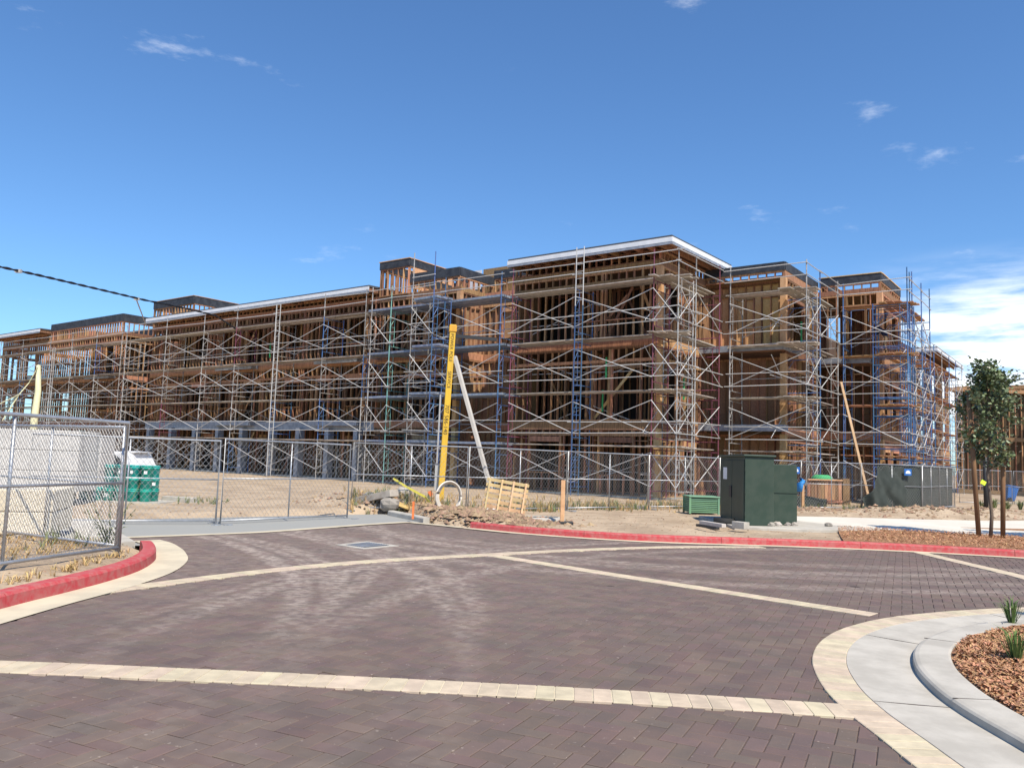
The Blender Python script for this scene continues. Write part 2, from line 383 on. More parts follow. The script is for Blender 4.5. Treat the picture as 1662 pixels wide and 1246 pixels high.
def herringbone():
    """herringbone on a unit-width grid, rotated on the plaza; yields (x, y, angle)"""
    ang = radians(-26); ca, sa = cos(ang), sin(ang); u = PL / 2; R = 200
    for j in range(-R, R):
        for i in range(-R, R):
            k = (i - j) % 4
            if k == 0: x, y, r = (i + 1) * u, (j + .5) * u, 0
            elif k == 3: x, y, r = (i + .5) * u, (j + 1) * u, pi / 2
            else: continue
            X, Y = x * ca - y * sa, x * sa + y * ca + 9
            yield X, Y, r + ang
tmpl = paver_template()
near_me = tmpl.mesh('paver', 'paver')
spots = []
isl_poly = [(p.x, p.y) for p in ISL_OUT]
for X, Y, r in herringbone():
    if Y < 3.2 or Y > 17.5 or abs(X) > .70 * Y + 1.2 or not inside(X, Y, PLAZA): continue
    if X > 2.2 and Y < 10.5 and inside(X, Y, isl_poly): continue
    if on_band(X, Y, -.045): continue
    if X < -3.8 and dist_poly(X, Y, LEFT_KERB[1:][::1] + LEFT_KERB[1:][::-1]) < .33: continue
    spots.append((X, Y, r))
spots.sort(key=lambda s: (s[0] ** 2 + s[1] ** 2) + (1e4 if (s[1] < 4.1 or abs(s[0]) > .64 * s[1]) else 0))
fld = MB()
for k, (X, Y, r) in enumerate(spots):
    dz = random.uniform(-.0016, .0016)
    if k < 300:
        o = inst('paver', near_me, plaza, (X, Y, dz), (random.uniform(-.006, .006), random.uniform(-.006, .006), r + random.uniform(-.008, .008)))
    else:
        i = len(fld.v); ca, sa = cos(r), sin(r)
        for v in tmpl.v: fld.v.append((X + v[0] * ca - v[1] * sa, Y + v[0] * sa + v[1] * ca, v[2] + dz))
        for f in tmpl.f: fld.f.append([i + q for q in f])
fld.build('paver_field', 'paver', plaza, kind='stuff')
# beyond the reach of the eye for single pavers the same surface goes on as one sheet
MB().poly([(p[0], p[1], .003) for p in PLAZA]).build('paver_sheet', 'paver', plaza)
def brick_course(name, c, off0, off1, z, parent, single, matn='cream_brick', flip=1):
    n = normals(c); mb = MB()
    for i in range(len(c) - 1):
        a, b = c[i], c[i + 1]; na, nb = n[i] * flip, n[i + 1] * flip; g = (b - a) * .03
        q = [a + g + na * off0, b - g + nb * off0, b - g + nb * off1, a + g + na * off1]
        if flip < 0: q = q[::-1]
        cen = sum(q, Vector()) / 4; dz = random.uniform(-.001, .001)
        tgt = MB() if single else mb
        lo = [(p.x, p.y, .001) for p in q]; mid = [(p.x, p.y, z - .003 + dz) for p in q]; hi = [tuple(p + (cen - p).normalized() * .007)[:2] + (z + dz,) for p in q]
        i0 = len(tgt.v); tgt.v += lo + mid + hi
        for r in (0, 4):
            for k in range(4): tgt.f.append([i0 + r + k, i0 + r + (k + 1) % 4, i0 + r + 4 + (k + 1) % 4, i0 + r + 4 + k])
        tgt.f.append([i0 + 8, i0 + 9, i0 + 10, i0 + 11])
        if single:
            tgt.build('brick', matn, parent)
    if not single: mb.build('brick_course', matn, parent, kind='stuff')
for k, (c, w) in band_lines.items():
    o = MB().poly([tuple(p + n * (w / 2 - .004)) [:2] + (.0155,) for p, n in zip(c, normals(c))] + [tuple(p - n * (w / 2 - .004))[:2] + (.0155,) for p, n in zip(c, normals(c))][::-1])
    st = o.build('paver_band', 'cream_gutter', kind='structure')
    brick_course(k, c, -w / 2, w / 2, .020, st, k == 'near')
# island: brick ring, concrete apron, kerb, mulch
isl_n = len(ISL)
def ring_strip(d0, z0, d1, z1, mb):
    A, B = isl_off(d0), isl_off(d1); i = len(mb.v); n = len(A)
    for p, q in zip(A, B): mb.v += [(p.x, p.y, z0), (q.x, q.y, z1)]
    for k in range(n - 1): mb.f.append([i + 2 * k, i + 2 * k + 1, i + 2 * k + 3, i + 2 * k + 2][::-1])
    return mb
ap = MB(); prof = [(.0, .004), (.005, .016), (.27, .016), (.272, .021), (.55, .012), (.78, .010)]
for (a, b) in zip(prof[2:], prof[3:]): ring_strip(a[0], a[1], b[0], b[1], ap)
apron = ap.build('island_apron', 'concrete', kind='structure', smooth=True)
rb = MB(); ring_strip(.0, .003, .27, .0155, rb); brk = rb.build('island_brick_ring', 'cream_gutter', kind='structure')
cc = [p for p in ISL[::2]]
sub = MB()
vis = [i for i in range(len(cc)) if 2.2 < cc[i].y < 11 and cc[i].x < 8 and cc[i].y > 3.8]
seg = cc[vis[0]:vis[-1] + 1]
brick_course('ring', seg, .004, .268, .020, brk, True, flip=-1)
kb = MB(); prof = [(.78, .004), (.785, .055), (.80, .068), (.83, .075), (1.05, .080), (1.07, .075), (1.072, .02)]
for (a, b) in zip(prof, prof[1:]): ring_strip(a[0], a[1], b[0], b[1], kb)
kb.build('island_kerb', 'concrete', kind='structure')
for k in range(8, isl_n, 44):
    p, n_ = ISL[k], ISN[k]
    if p.x < 9 and p.y > 3.5:
        j = MB(); j.bar(p + n_ * .275 + Vector((0, 0, .0195)), p + n_ * .775 + Vector((0, 0, .0095)), .004, .006); j.build('control_joint', 'joint_sand', apron)
        j = MB(); j.bar(p + n_ * .79 + Vector((0, 0, .0745)), p + n_ * 1.06 + Vector((0, 0, .079)), .004, .006); j.build('control_joint', 'joint_sand', apron)
mpts = isl_off(1.06)[::5]
bed = MB(); cxm = sum((p for p in mpts), Vector()) / len(mpts)
bed.v.append((cxm.x, cxm.y, .26)); K = 14
for r in range(1, K + 1):
    for p in mpts:
        q = cxm + (p - cxm) * (r / K); e = min(1, (1 - r / K) * 4)
        bed.v.append((q.x, q.y, .062 + .10 * e + .02 * fbm(q.x, q.y, 2.5)))
M_ = len(mpts)
for k in range(M_ - 1): bed.f.append([0, 1 + k + 1, 1 + k])
for r in range(K - 1):
    for k in range(M_ - 1): a = 1 + r * M_ + k; bed.f.append([a, a + 1, a + M_ + 1, a + M_])
bed_o = bed.build('mulch_bed', 'mulch_bed', kind='structure', smooth=True)
def chips(name, n, sampler, parent, mn='mulch', smin=.02, smax=.06):
    mb = MB()
    for _ in range(n):
        x, y, z = sampler()
        l, w = random.uniform(smin, smax), random.uniform(.003, .008); an = random.uniform(0, pi); t = random.uniform(-.6, .6)
        d = Vector((cos(an) * cos(t), sin(an) * cos(t), sin(t))) * l / 2; s_ = Vector((-sin(an), cos(an), random.uniform(-.6, .6))) * w
        p = Vector((x, y, z + abs(d.z) * .8 + .004)); mb.poly([p - d - s_, p + d - s_, p + d + s_, p - d + s_])
    return mb.build(name, mn, parent, kind='stuff')
ipoly = [(p.x, p.y) for p in isl_off(1.09)[::5]]
def s_island():
    while True:
        x, y = random.uniform(3, 7), random.uniform(3.5, 9.6)
        if x < .75 * y and inside(x, y, ipoly):
            e = min(1, dist_poly(x, y, ipoly) / .6); return x, y, .068 + .06 * e + .02 * fbm(x, y, 2.5) + random.uniform(0, .02)
chips('bark_chips', 26000, s_island, bed_o, smin=.014, smax=.05)

# kerbs, gutters, drive, sidewalk
def kerb(name, pts, h, w, matn, lengths=3.0, side=1):
    """row of kerb stones swept along the points; side=+1 puts the body on the left of the path"""
    root = None; c = spline(pts, .15); n = normals(c); k = max(2, int(lengths / .15)); i = 0
    root = bpy.data.objects.new(name, None); COL.objects.link(root); root.location = tuple(c[0]); root['kind'] = 'structure'
    prof = [(0, -.05), (.012, h - .03), (.035, h - .004), (.06, h), (w, h), (w, -.05)]
    while i < len(c) - 1:
        j = min(i + k, len(c) - 1); mb = MB(); m = len(prof)
        for q in range(i, j + 1):
            g = (.004 if q == i else -.004 if q == j else 0); d = (c[min(q + 1, len(c) - 1)] - c[max(q - 1, 0)]).normalized()
            for a, z in prof: mb.v.append(tuple(c[q] + d * g + n[q] * a * side)[:2] + (z,))
        for q in range(j - i):
            for r in range(m - 1):
                f = [q * m + r, (q + 1) * m + r, (q + 1) * m + r + 1, q * m + r + 1]; mb.f.append(f if side > 0 else f[::-1])
        e = [r for r in range(m)]; mb.f.append(e if side < 0 else e[::-1]); e = [(j - i) * m + r for r in range(m)]; mb.f.append(e[::-1] if side < 0 else e)
        mb.build('kerb_stone', matn, root); i = j
    return root
kerb('red_kerb_left', LEFT_KERB[:-1] + [(-5.55, 12.8)], .16, .19, 'red_paint', side=1)
kerb('red_kerb_right', RIGHT_KERB, .15, .16, 'red_paint', 2.85, side=1)
kerb('grey_kerb', [(-2.02, 19.5), (-2.5, 20.4), (-3.25, 21.7)], .14, .17, 'concrete', 1.2, side=-1)
def gutter(name, pts, o0, o1, z, matn):
    c = spline(pts, .15); n = normals(c); mb = MB()
    for p, q in zip(c, n): mb.v += [tuple(p + q * o0)[:2] + (z,), tuple(p + q * o1)[:2] + (z,)]
    for k in range(len(c) - 1): mb.f.append([2 * k, 2 * k + 2, 2 * k + 3, 2 * k + 1] if o1 > o0 else [2 * k + 1, 2 * k + 3, 2 * k + 2, 2 * k])
    return mb.build(name, matn, kind='structure')
lk = LEFT_KERB[:-1] + [(-5.55, 12.8), (-5.9, 13.35), (-6.3, 13.8)]
gutter('gutter_left', lk, -.42, .03, .0215, 'cream_gutter')
gutter('gutter_right', RIGHT_KERB, -.24, .03, .0215, 'cream_gutter')
gutter('gutter_drive', FARLINE + [(-1.5, 19.0), (-.85, 18.5)], -.20, .02, .0215, 'cream_gutter')
MB().poly([(p[0], p[1], .008) for p in DRIVE]).build('driveway', 'concrete_drive', kind='structure')
sw = MB(); sw.prism(SIDEWALK, -.05, .135); sw.build('sidewalk', 'sidewalk', kind='structure')
# raised slab edge left of the drive
MB().prism([(-6.35, 12.55), (-5.95, 13.1), (-8.6, 17.0), (-9.1, 16.6)], -.02, .085).build('slab_edge', 'concrete', kind='structure')
# mulch strip between kerb and sidewalk
def s_strip():
    while True:
        x, y = random.uniform(7.2, 15), random.uniform(15.2, 22)
        if inside(x, y, STRIP) and not inside(x, y, SIDEWALK): return x, y, .15 + random.uniform(0, .03)
STRIP = [(7.0, 16.9), (8.1, 16.75), (10.2, 16.2), (13, 15.2), (17, 13.2), (17.5, 18.0), (13.0, 19.95), (9.8, 20.75), (8.6, 21.2), (7.6, 18.6)]
st = MB().prism(STRIP, -.05, .137).build('mulch_strip', 'mulch_bed', kind='structure')
chips('bark_chips', 9000, s_strip, st, smin=.03, smax=.09)
st2 = MB().prism([(12.6, 22.6), (19, 20.4), (19.2, 21.0), (14.5, 22.9)], .0, .142).build('mulch_strip', 'mulch_bed', kind='structure')
# inlet grate in the paving
gr = thing('drain_grate', 'square dark steel grate in pale concrete frame set in the pavers', 'grate', (-2.42, 14.3, 0))
MB().prism([(-2.97, 14.2), (-2.4, 13.72), (-1.9, 14.38), (-2.55, 14.92)], .002, .0225).build('grate_frame', 'concrete', gr)
gx = MB(); A, B, Cc, D = [Vector(p + (0,)) for p in ((-2.80, 14.21), (-2.41, 13.88), (-2.06, 14.37), (-2.52, 14.75))]
gx.poly([(p.x, p.y, .0245) for p in (A, B, Cc, D)])
gx.build('grate_pan', 'dark_metal', gr)
bb = MB()
for k in range(1, 9): p, q = A.lerp(B, k / 9), D.lerp(Cc, k / 9); bb.bar((p.x, p.y, .028), (q.x, q.y, .028), .015, .006)
bb.build('grate_bars', 'flash_metal', gr)

# ------------------------------------------------------------------ the timber building
AV = Vector((-sin(radians(53)), cos(radians(53)), 0)); BV = Vector((sin(radians(37)), cos(radians(37)), 0)); P0 = Vector((6.8, 33, 0))
def st_(s, t, z=0): return P0 + AV * s + BV * t + Vector((0, 0, z))
LV = [(.15, 3.15), (3.5, 6.85), (7.2, 10.4)]
bld = thing('timber_building', 'three storey apartment block of bare timber studs under construction behind the scaffolding', 'building', st_(20, 6))
STUDS = []     # (pos, length, parent wall, angle)
def wall(s0, t0, s1, t1, floors=(0, 1, 2), openings=(), seed=0, z=None, sheath=None, rim=True, sp=.406, name='wall_frame', blocks=True, low=None):
    """stud wall from plan point (s0,t0) to (s1,t1) on each floor; openings (x0,x1,sill,head) along it"""
    rnd = random.Random(seed + int(s0 * 31 + t0 * 17)); a, b = st_(s0, t0), st_(s1, t1); Lw = (b - a).length; d = (b - a) / Lw; an = math.atan2(d.y, d.x)
    for fl in floors:
        z0, z1 = LV[fl] if z is None else z
        if low is not None: z0 = low
        mb = MB(); up = (0, 0, 1)
        def P(x, zz): return a + d * x + Vector((0, 0, zz))
        ops = openings[fl] if (openings and isinstance(openings, dict)) else openings
        ops = ops or ()
        sole = MB().bar(P(0, z0 + .02), P(Lw, z0 + .02), .14, .04); mb.bar(P(0, z1 - .02), P(Lw, z1 - .02), .14, .04); mb.bar(P(0, z1 - .065), P(Lw, z1 - .065), .138, .04)
        if rim and z is None:
            zt = LV[fl + 1][0] if fl < 2 else z1 + .25
            mb.bar(P(-.03, (z1 + zt) / 2), P(Lw + .03, (z1 + zt) / 2), .16, zt - z1 - .004)
        wo = mb.build(name, 'stud', bld); sole.build('sole_plate', 'stud', wo)
        x = .02; xs = []
        while x < Lw: xs.append(x); x += sp * rnd.uniform(.93, 1.07)
        xs.append(Lw - .02)
        ol = []
        for (x0, x1, zs, zh) in ops:
            xs += [x0 - .02, x0 - .07, x1 + .02, x1 + .07]
        ob = MB()
        for x in sorted(xs):
            blocked = None
            for o in ops:
                if o[0] - .001 < x < o[1] + .001: blocked = o
            if blocked is None: STUDS.append((P(x, 0), z0 + .04, z1 - .085, wo, an))
            else:
                if blocked[2] > .15: STUDS.append((P(x, 0), z0 + .04, z0 + blocked[2] - .04, wo, an))
                if z0 + blocked[3] + .30 < z1 - .1: STUDS.append((P(x, 0), z0 + blocked[3] + .26, z1 - .085, wo, an))
        for (x0, x1, zs, zh) in ops:
            MB().bar(P(x0, z0 + zh + .13), P(x1, z0 + zh + .13), .13, .25).build('header', 'stud', wo)
            if zs > .15: MB().bar(P(x0, z0 + zs - .02), P(x1, z0 + zs - .02), .135, .04).build('sill', 'stud', wo)
        if blocks:
            for i in range(len(xs) - 1):
                if rnd.random() < .8:
                    zz = z0 + (2.45 if rnd.random() < .7 else 1.25) + rnd.choice((0, .05)); xa = sorted(xs)[i]; xb = sorted(xs)[i + 1]
                    if all(not (o[0] - .1 < (xa + xb) / 2 < o[1] + .1) for o in ops) and xb - xa > .2: ob.bar(P(xa + .02, zz), P(xb - .02, zz), .09, .04)
            if rnd.random() < .9 and Lw > 2.5:   # let-in ledger boards
                MB().bar(P(.0, z0 + 2.72), P(Lw, z0 + 2.72), .146, .14).build('ledger', 'stud', wo)
        if ob.v: ob.build('blocking', 'stud', wo, kind='stuff')
        if sheath:
            nrm = Vector((-d.y, d.x, 0)); k = max(1, round(Lw / 1.22)); w = Lw / k
            for i in range(k):
                m2 = MB(); m2.bar(P(i * w + .004, (z0 + z1) / 2) - nrm * .085, P((i + 1) * w - .004, (z0 + z1) / 2) - nrm * .085, .016, z1 - z0 - .01); m2.build('sheathing_panel', sheath, wo)
def win(n, Lw, w, sill, head, x0=.8):
    g = (Lw - 2 * x0 - n * w) / max(1, n - 1) if n > 1 else 0
    return [(x0 + i * (w + g), x0 + i * (w + g) + w, sill, head) for i in range(n)]
# long street face
wall(1.6, 1.5, 9.6, 1.5, openings={0: win(2, 8, 1.7, .9, 2.35, 1.2), 1: [(.9, 2.3, .0, 2.35), (2.5, 3.3, .0, 2.35)], 2: [(.9, 2.7, .95, 2.4), (3.0, 4.0, .95, 2.4)]}, seed=1)
wall(9.6, 1.5, 9.6, 3.6, seed=2, sheath='osb'); wall(9.6, 3.6, 13.3, 3.6, openings=[(1.2, 2.4, .9, 2.3)], seed=3, sheath='osb'); wall(13.3, 3.6, 13.3, 1.5, seed=4, sheath='osb')
wall(13.3, 1.5, 19.3, 1.5, openings={0: [(1.2, 3, 0, 2.3)], 1: [(.9, 3.6, .0, 2.35)], 2: [(.9, 2.2, 1.0, 2.45), (2.4, 3.5, 1.0, 2.45)]}, seed=5)
xw = [(1.2, 2.7, .9, 2.4), (4.3, 5.3, 0, 2.4), (6.9, 8.4, .9, 2.4), (11.0, 12.8, 0, 2.4), (14.4, 15.6, .9, 2.4), (17.4, 19.0, .9, 2.4), (21.0, 22.4, 0, 2.4)]
wall(19.3, 1.6, 44.0, 1.6, floors=(1, 2), openings={1: xw, 2: xw}, seed=6)
wall(19.3, 3.6, 44.0, 3.6, floors=(0,), openings=[(4, 5, 0, 2.3), (12, 13.5, 0, 2.3), (19, 20.2, 0, 2.3)], seed=44, sheath='painted_shade', blocks=False)  # back wall added to darken the open ground floor, shade in its sheath colour
MB().bar(st_(19.3, 1.6, 3.2), st_(44, 1.6, 3.2), .3, .5).build('podium_beam', 'flash_metal', bld)
wall(44.0, 1.6, 44.0, 4.2, seed=7); wall(44, 4.2, 48.5, 4.2, openings=[(1, 2.6, .9, 2.4)], seed=8, sheath='osb'); wall(48.5, 4.2, 48.5, 1.5, seed=9)
wall(48.5, 1.5, 61.2, 1.5, openings={0: [(1.5, 3, .9, 2.3), (7, 9, 0, 2.3)], 1: [(1.5, 3, .9, 2.4), (8, 9.5, .9, 2.4)], 2: [(1.2, 2.4, .0, 2.4)]}, seed=10)
wall(61.2, 1.5, 71.0, 1.5, openings=[(2.5, 4.2, .5, 2.4), (6.2, 8.4, .2, 2.4)], seed=11, blocks=False)
wall(71.0, 1.5, 71.0, 9, seed=12, openings=[(1, 3, .4, 2.4), (4, 6.4, .4, 2.4)], blocks=False)
# corner and the stepped right-hand faces
wall(1.6, 6.3, 1.6, 1.5, openings={0: [(.9, 2.2, 0, 2.3)], 1: [(3.0, 3.9, .0, 2.35)], 2: [(2.9, 3.9, .95, 2.4)]}, seed=13)
wall(-2.3, 7.6, 1.6, 7.6, floors=(0, 1), seed=14, sheath='osb', blocks=False)
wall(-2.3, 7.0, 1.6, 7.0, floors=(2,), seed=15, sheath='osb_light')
wall(1.55, 11.5, 1.55, 6.4, seed=16, sheath='osb', blocks=False)
wall(-2.3, 11.5, -2.3, 6.3, openings={0: [], 1: [(1, 2.2, 0, 2.3)], 2: [(2.4, 4.0, .0, 2.3)]}, seed=17)
wall(-5.3, 11.5, -2.3, 11.5, openings={0: [], 1: [(1.3, 2.2, .9, 2.3)], 2: [(.7, 1.5, 0, 2.4)]}, seed=18)
wall(-5.3, 16, -5.3, 11.5, openings=[(.8, 2.2, .9, 2.4), (2.8, 3.9, .9, 2.4)], seed=19)
wall(-2.5, 50, -2.5, 16, openings={0: win(7, 34, 1.6, .9, 2.4, 1.5), 1: win(7, 34, 1.6, .9, 2.4, 1.5), 2: win(7, 34, 1.6, .9, 2.4, 1.5)}, seed=20)
wall(-5.2, 15.85, -2.3, 15.85, seed=45, rim=False, blocks=False, sheath='osb'); wall(-2.2, 13.5, 1.5, 13.5, seed=46, rim=False, blocks=False, sheath='osb')
# corner post packs
for (s, t) in ((1.6, 1.5), (-2.3, 6.3), (-5.3, 11.5), (13.3, 1.5)):
    p = MB(); c = st_(s, t)
    for z0, z1 in LV: p.box(c + Vector((0, 0, (z0 + z1) / 2)), (.26, .26, z1 - z0 - .01), Matrix.Rotation(radians(37), 3, 'Z').inverted())
    p.build('corner_post', 'new_wood', bld)
# partitions, corridor wall
for s in (5.6, 11.5, 16.3, 22.5, 27, 31.5, 36, 40.5, 46.3, 52.5, 57): wall(s, 2.0 if s not in (11.5, 46.3) else 4.4, s, 8.2, seed=int(s * 3), rim=False, blocks=False)
wall(1.7, 5.2, 61, 5.2, seed=40, rim=False, blocks=False, sheath='painted_shade')  # back wall added close behind the studs, coloured dark to deepen interior shade
for k in range(46):   # temporary diagonal braces nailed inside the frame
    rr = random.Random(900 + k); sa = rr.uniform(2, 60); fl = rr.randint(0, 2); z0, z1 = LV[fl]; dx = rr.choice((-1, 1)) * rr.uniform(1.0, 2.2); tt = rr.choice((1.62, 1.75, 2.6, 3.4))
    if not (9 < sa < 14 or 43 < sa < 49): MB().bar(st_(sa, tt, z0 + .1), st_(sa + dx, tt, z1 - rr.uniform(.2, 1.2)), .04, .12).build('brace_board', rr.choice(('stud', 'new_wood', 'stud')), bld)
wall(1.8, 7.4, 60.8, 7.4, seed=41, rim=False, sheath='subfloor', blocks=False)
wall(1.0, 9.5, 1.0, 18, seed=42, rim=False, blocks=False, sheath='subfloor'); wall(.8, 16, .8, 49, seed=43, rim=False, blocks=False, sheath='subfloor')
# floors and roofs
def slab(name, s0, s1, t0, t1, z0, z1, m, parent=bld):
    q = [st_(s0, t0), st_(s0, t1), st_(s1, t1), st_(s1, t0)]
    mb = MB().prism([(p.x, p.y) for p in (q[0], q[1], q[2], q[3])], z0, z1)
    return mb.build(name, m, parent)
for z in (3.18, 6.88):
    slab('floor_deck', 1.72, 9.5, 1.66, 12, z, z + .3, 'subfloor'); slab('floor_deck', 9.51, 13.4, 3.76, 12, z, z + .3, 'subfloor'); slab('floor_deck', 13.42, 43.9, 1.76, 12, z, z + .3, 'subfloor')
    slab('floor_deck', 43.91, 48.6, 4.36, 12, z, z + .3, 'subfloor'); slab('floor_deck', 48.62, 70.9, 1.66, 9, z, z + .3, 'subfloor')
    slab('floor_deck', -2.2, 1.70, 6.46, 18, z, z + .3, 'subfloor'); slab('floor_deck', -5.2, -2.21, 11.66, 15.9, z, z + .3, 'subfloor'); slab('floor_deck', -2.4, 6, 18.01, 49.8, z, z + .3, 'subfloor')
slab('foundation', 1.4, 71.2, 1.3, 12.2, -.1, .149, 'concrete_drive'); slab('foundation', -2.5, 1.39, 6.1, 18, -.1, .149, 'concrete_drive'); slab('foundation', -5.5, -2.51, 11.3, 16.2, -.1, .149, 'concrete_drive'); slab('foundation', -2.7, 6, 18.01, 50.2, -.1, .149, 'concrete_drive')
def roof(s0, s1, t0, t1, z, rise=.35, fascia='fascia_white', drop=.26, clad='roofing', edges='stn'):
    """slab roof with overhanging rafters, white fascia boards and a soffit"""
    r = MB(); q = [st_(s0, t0, z), st_(s0, t1, z + rise), st_(s1, t1, z + rise), st_(s1, t0, z)]
    i = len(r.v)
    for p in q: r.v.append(tuple(p + Vector((0, 0, .11))))
    for p in q: r.v.append(tuple(p))
    r.f += [[0, 3, 2, 1], [4, 5, 6, 7], [0, 1, 5, 4], [1, 2, 6, 5], [2, 3, 7, 6], [3, 0, 4, 7]]
    ro = r.build('roof', clad, bld)
    dk = MB(); 
    for p in q: dk.v.append(tuple(p + Vector((0, 0, -.012))))
    for p in q: dk.v.append(tuple(p + Vector((0, 0, -.03))))
    dk.f += [[0, 3, 2, 1], [4, 5, 6, 7]]; dk.build('roof_deck', 'osb', ro)
    n = int((s1 - s0) / .61); rf = MB()
    for k in range(n + 1):
        s = s0 + .05 + (s1 - s0 - .1) * k / n; rf.bar(st_(s, t0 + .03, z - .15), st_(s, t1, z + rise - .15), .04, .22)
    rf.build('rafters', 'stud', ro)
    for e in edges:
        a, b = {'s': (st_(s0 - .02, t0 - .02, z), st_(s1 + .02, t0 - .02, z)), 't': (st_(s0 - .02, t0, z), st_(s0 - .02, t1, z + rise)), 'n': (st_(s1 + .02, t0, z), st_(s1 + .02, t1, z + rise))}[e]
        f = MB(); f.bar(a + Vector((0, 0, -.075)), b + Vector((0, 0, -.075)), .035, .20); f.build('fascia_board', fascia, ro)
        f = MB(); f.bar(a + Vector((0, 0, -.235)), b + Vector((0, 0, -.235)), .022, .11); f.build('fascia_trim', 'flash_metal', ro)
    return ro
def ponywall(s0, t0, s1, t1, z0, z1, seed): wall(s0, t0, s1, t1, floors=(2,), z=(z0, z1), seed=seed, blocks=False, name='pony_wall')
roof(.55, 9.35, .45, 7.1, 11.28, rise=.12)
ponywall(1.6, 1.5, 9.6, 1.5, 10.66, 11.12, 50); ponywall(1.6, 6.3, 1.6, 1.5, 10.66, 11.14, 51)
roof(19.5, 43.6, .7, 8, 11.12, rise=.25, edges='sn'); ponywall(19.3, 1.6, 44, 1.6, 10.66, 10.98, 52)
roof(61.0, 72.0, .5, 9.5, 11.55, rise=.1, edges='sn'); ponywall(61.2, 1.5, 71, 1.5, 10.66, 11.35, 53)
slab('ceiling_deck', 1.75, 9.5, 1.75, 12, 10.42, 10.5, 'subfloor'); slab('ceiling_deck', 19.4, 43.9, 1.8, 12, 10.42, 10.5, 'subfloor'); slab('ceiling_deck', 48.6, 60.9, 1.8, 12, 10.41, 10.49, 'subfloor')
slab('roof_deck', 9.62, 19.25, 3.8, 12, 10.5, 10.62, 'osb'); slab('roof_deck', 13.4, 19.25, 1.7, 3.79, 10.5, 10.62, 'osb'); slab('roof_deck', 43.7, 60.9, 4.4, 12, 10.5, 10.62, 'osb'); slab('roof_deck', 48.6, 60.9, 1.7, 4.39, 10.5, 10.62, 'osb')
slab('roof_deck', -2.2, 1.4, 6.5, 18, 10.45, 10.57, 'osb'); slab('roof_deck', -5.2, -2.22, 11.7, 15.9, 10.45, 10.57, 'osb'); slab('roof_deck', 9.4, 19.4, 8.2, 12, 10.65, 10.7, 'roofing')
def parapet(s0, s1, t0, t1, z0, zb, z1, seed, top=True):
    """low wall box: studs below, black paper band above, timber cap"""
    for (a, b, c, d) in ((s0, t0, s1, t0), (s0, t1, s0, t0), (s1, t0, s1, t1)): ponywall(a, b, c, d, z0, zb, seed)
    o = MB(); w = .18
    for (a, b, c, d) in ((s0 - .05, t0, s1 + .05, t0), (s0, t0, s0, t1), (s1, t0, s1, t1), (s0, t1, s1, t1)):
        o.bar(st_(a, b, (zb + z1) / 2), st_(c, d, (zb + z1) / 2), w, z1 - zb)
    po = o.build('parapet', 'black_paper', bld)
    if top:
        c = MB()
        for (a, b, e, d) in ((s0 - .1, t0, s1 + .1, t0), (s0, t0 + .12, s0, t1), (s1, t0 + .12, s1, t1)): c.bar(st_(a, b, z1 + .022), st_(e, d, z1 + .022), .24, .04)
        c.build('parapet_cap', 'new_wood', po)
parapet(13.4, 17.0, 1.5, 6, 10.62, 11.25, 11.72, 60, top=False)
parapet(17.05, 19.3, 1.4, 7.5, 10.62, 12.2, 12.62, 61)
parapet(9.7, 12.6, 3.6, 8, 10.62, 11.4, 11.85, 62, top=False)
parapet(40.5, 46.0, 2.6, 8, 10.62, 12.4, 12.95, 63)
parapet(48.6, 61.0, 1.5, 7, 10.62, 11.5, 12.1, 64, top=False)
parapet(-2.3, 1.5, 6.3, 11.4, 10.42, 10.75, 11.15, 65, top=False)
parapet(-5.3, -2.5, 11.5, 15.9, 10.42, 10.95, 11.35, 66)
# sheathed penthouse boxes with white membrane
pb = MB(); pb.prism([tuple(st_(s, t))[:2] for s, t in ((11.4, 4.6), (11.4, 8), (14.3, 8), (14.3, 4.6))], 10.63, 12.35); pb.build('penthouse', 'osb', bld)
pm = MB(); pm.bar(st_(14.36, 4.5, 11.75), st_(15.2, 4.5, 11.75), .03, 1.1); pm.bar(st_(11.5, 4.57, 12.18), st_(12.4, 4.57, 12.18), .03, .30); pm.build('membrane_sheet', 'wrap_white', bld)
pm = MB(); pm.bar(st_(46.1, 4.0, 11.7), st_(47.2, 4.0, 11.7), .03, 1.0); pm.build('membrane_sheet', 'wrap_white', bld)
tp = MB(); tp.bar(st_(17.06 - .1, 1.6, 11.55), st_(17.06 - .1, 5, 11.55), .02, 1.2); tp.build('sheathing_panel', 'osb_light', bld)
# balcony decks with metal flashing
def balcony(s0, s1, t0, t1, z):
    o = MB(); o.prism([tuple(st_(s, t))[:2] for s, t in ((s0, t0), (s0, t1), (s1, t1), (s1, t0))], z - .22, z); b = o.build('balcony_deck', 'osb', bld)
    f = MB(); f.bar(st_(s0 - .02, t0 - .02, z - .1), st_(s1 + .02, t0 - .02, z - .1), .03, .30); f.bar(st_(s0 - .02, t0, z - .1), st_(s0 - .02, t1, z - .1), .03, .30); f.build('balcony_flashing', 'flash_metal', b)
balcony(-2.5, 1.5, 5.6, 8.1, 7.2); balcony(-2.5, 1.5, 5.6, 6.25, 3.5); balcony(20.3, 24.5, 1.0, 1.5, 3.45); balcony(30.5, 34.8, 1.0, 1.5, 3.45); balcony(30.6, 34.6, 1.0, 1.5, 7.15); balcony(20.5, 24.3, 1.0, 1.5, 7.15)
balcony(-4.9, -2.4, 10.9, 11.4, 7.1); balcony(49.0, 53, .9, 1.4, 7.15)
# lower storey concrete piers behind the fence
for s in (20.5, 23, 25.7, 28.4, 31.5, 34.2, 37, 40, 43):
    m = MB(); c = st_(s, 1.35); m.box(c + Vector((0, 0, 1.55)), (.35, .45, 3.0), Matrix.Rotation(radians(37), 3, 'Z').inverted()); m.build('pier', 'flash_metal', bld, bevel=.02)
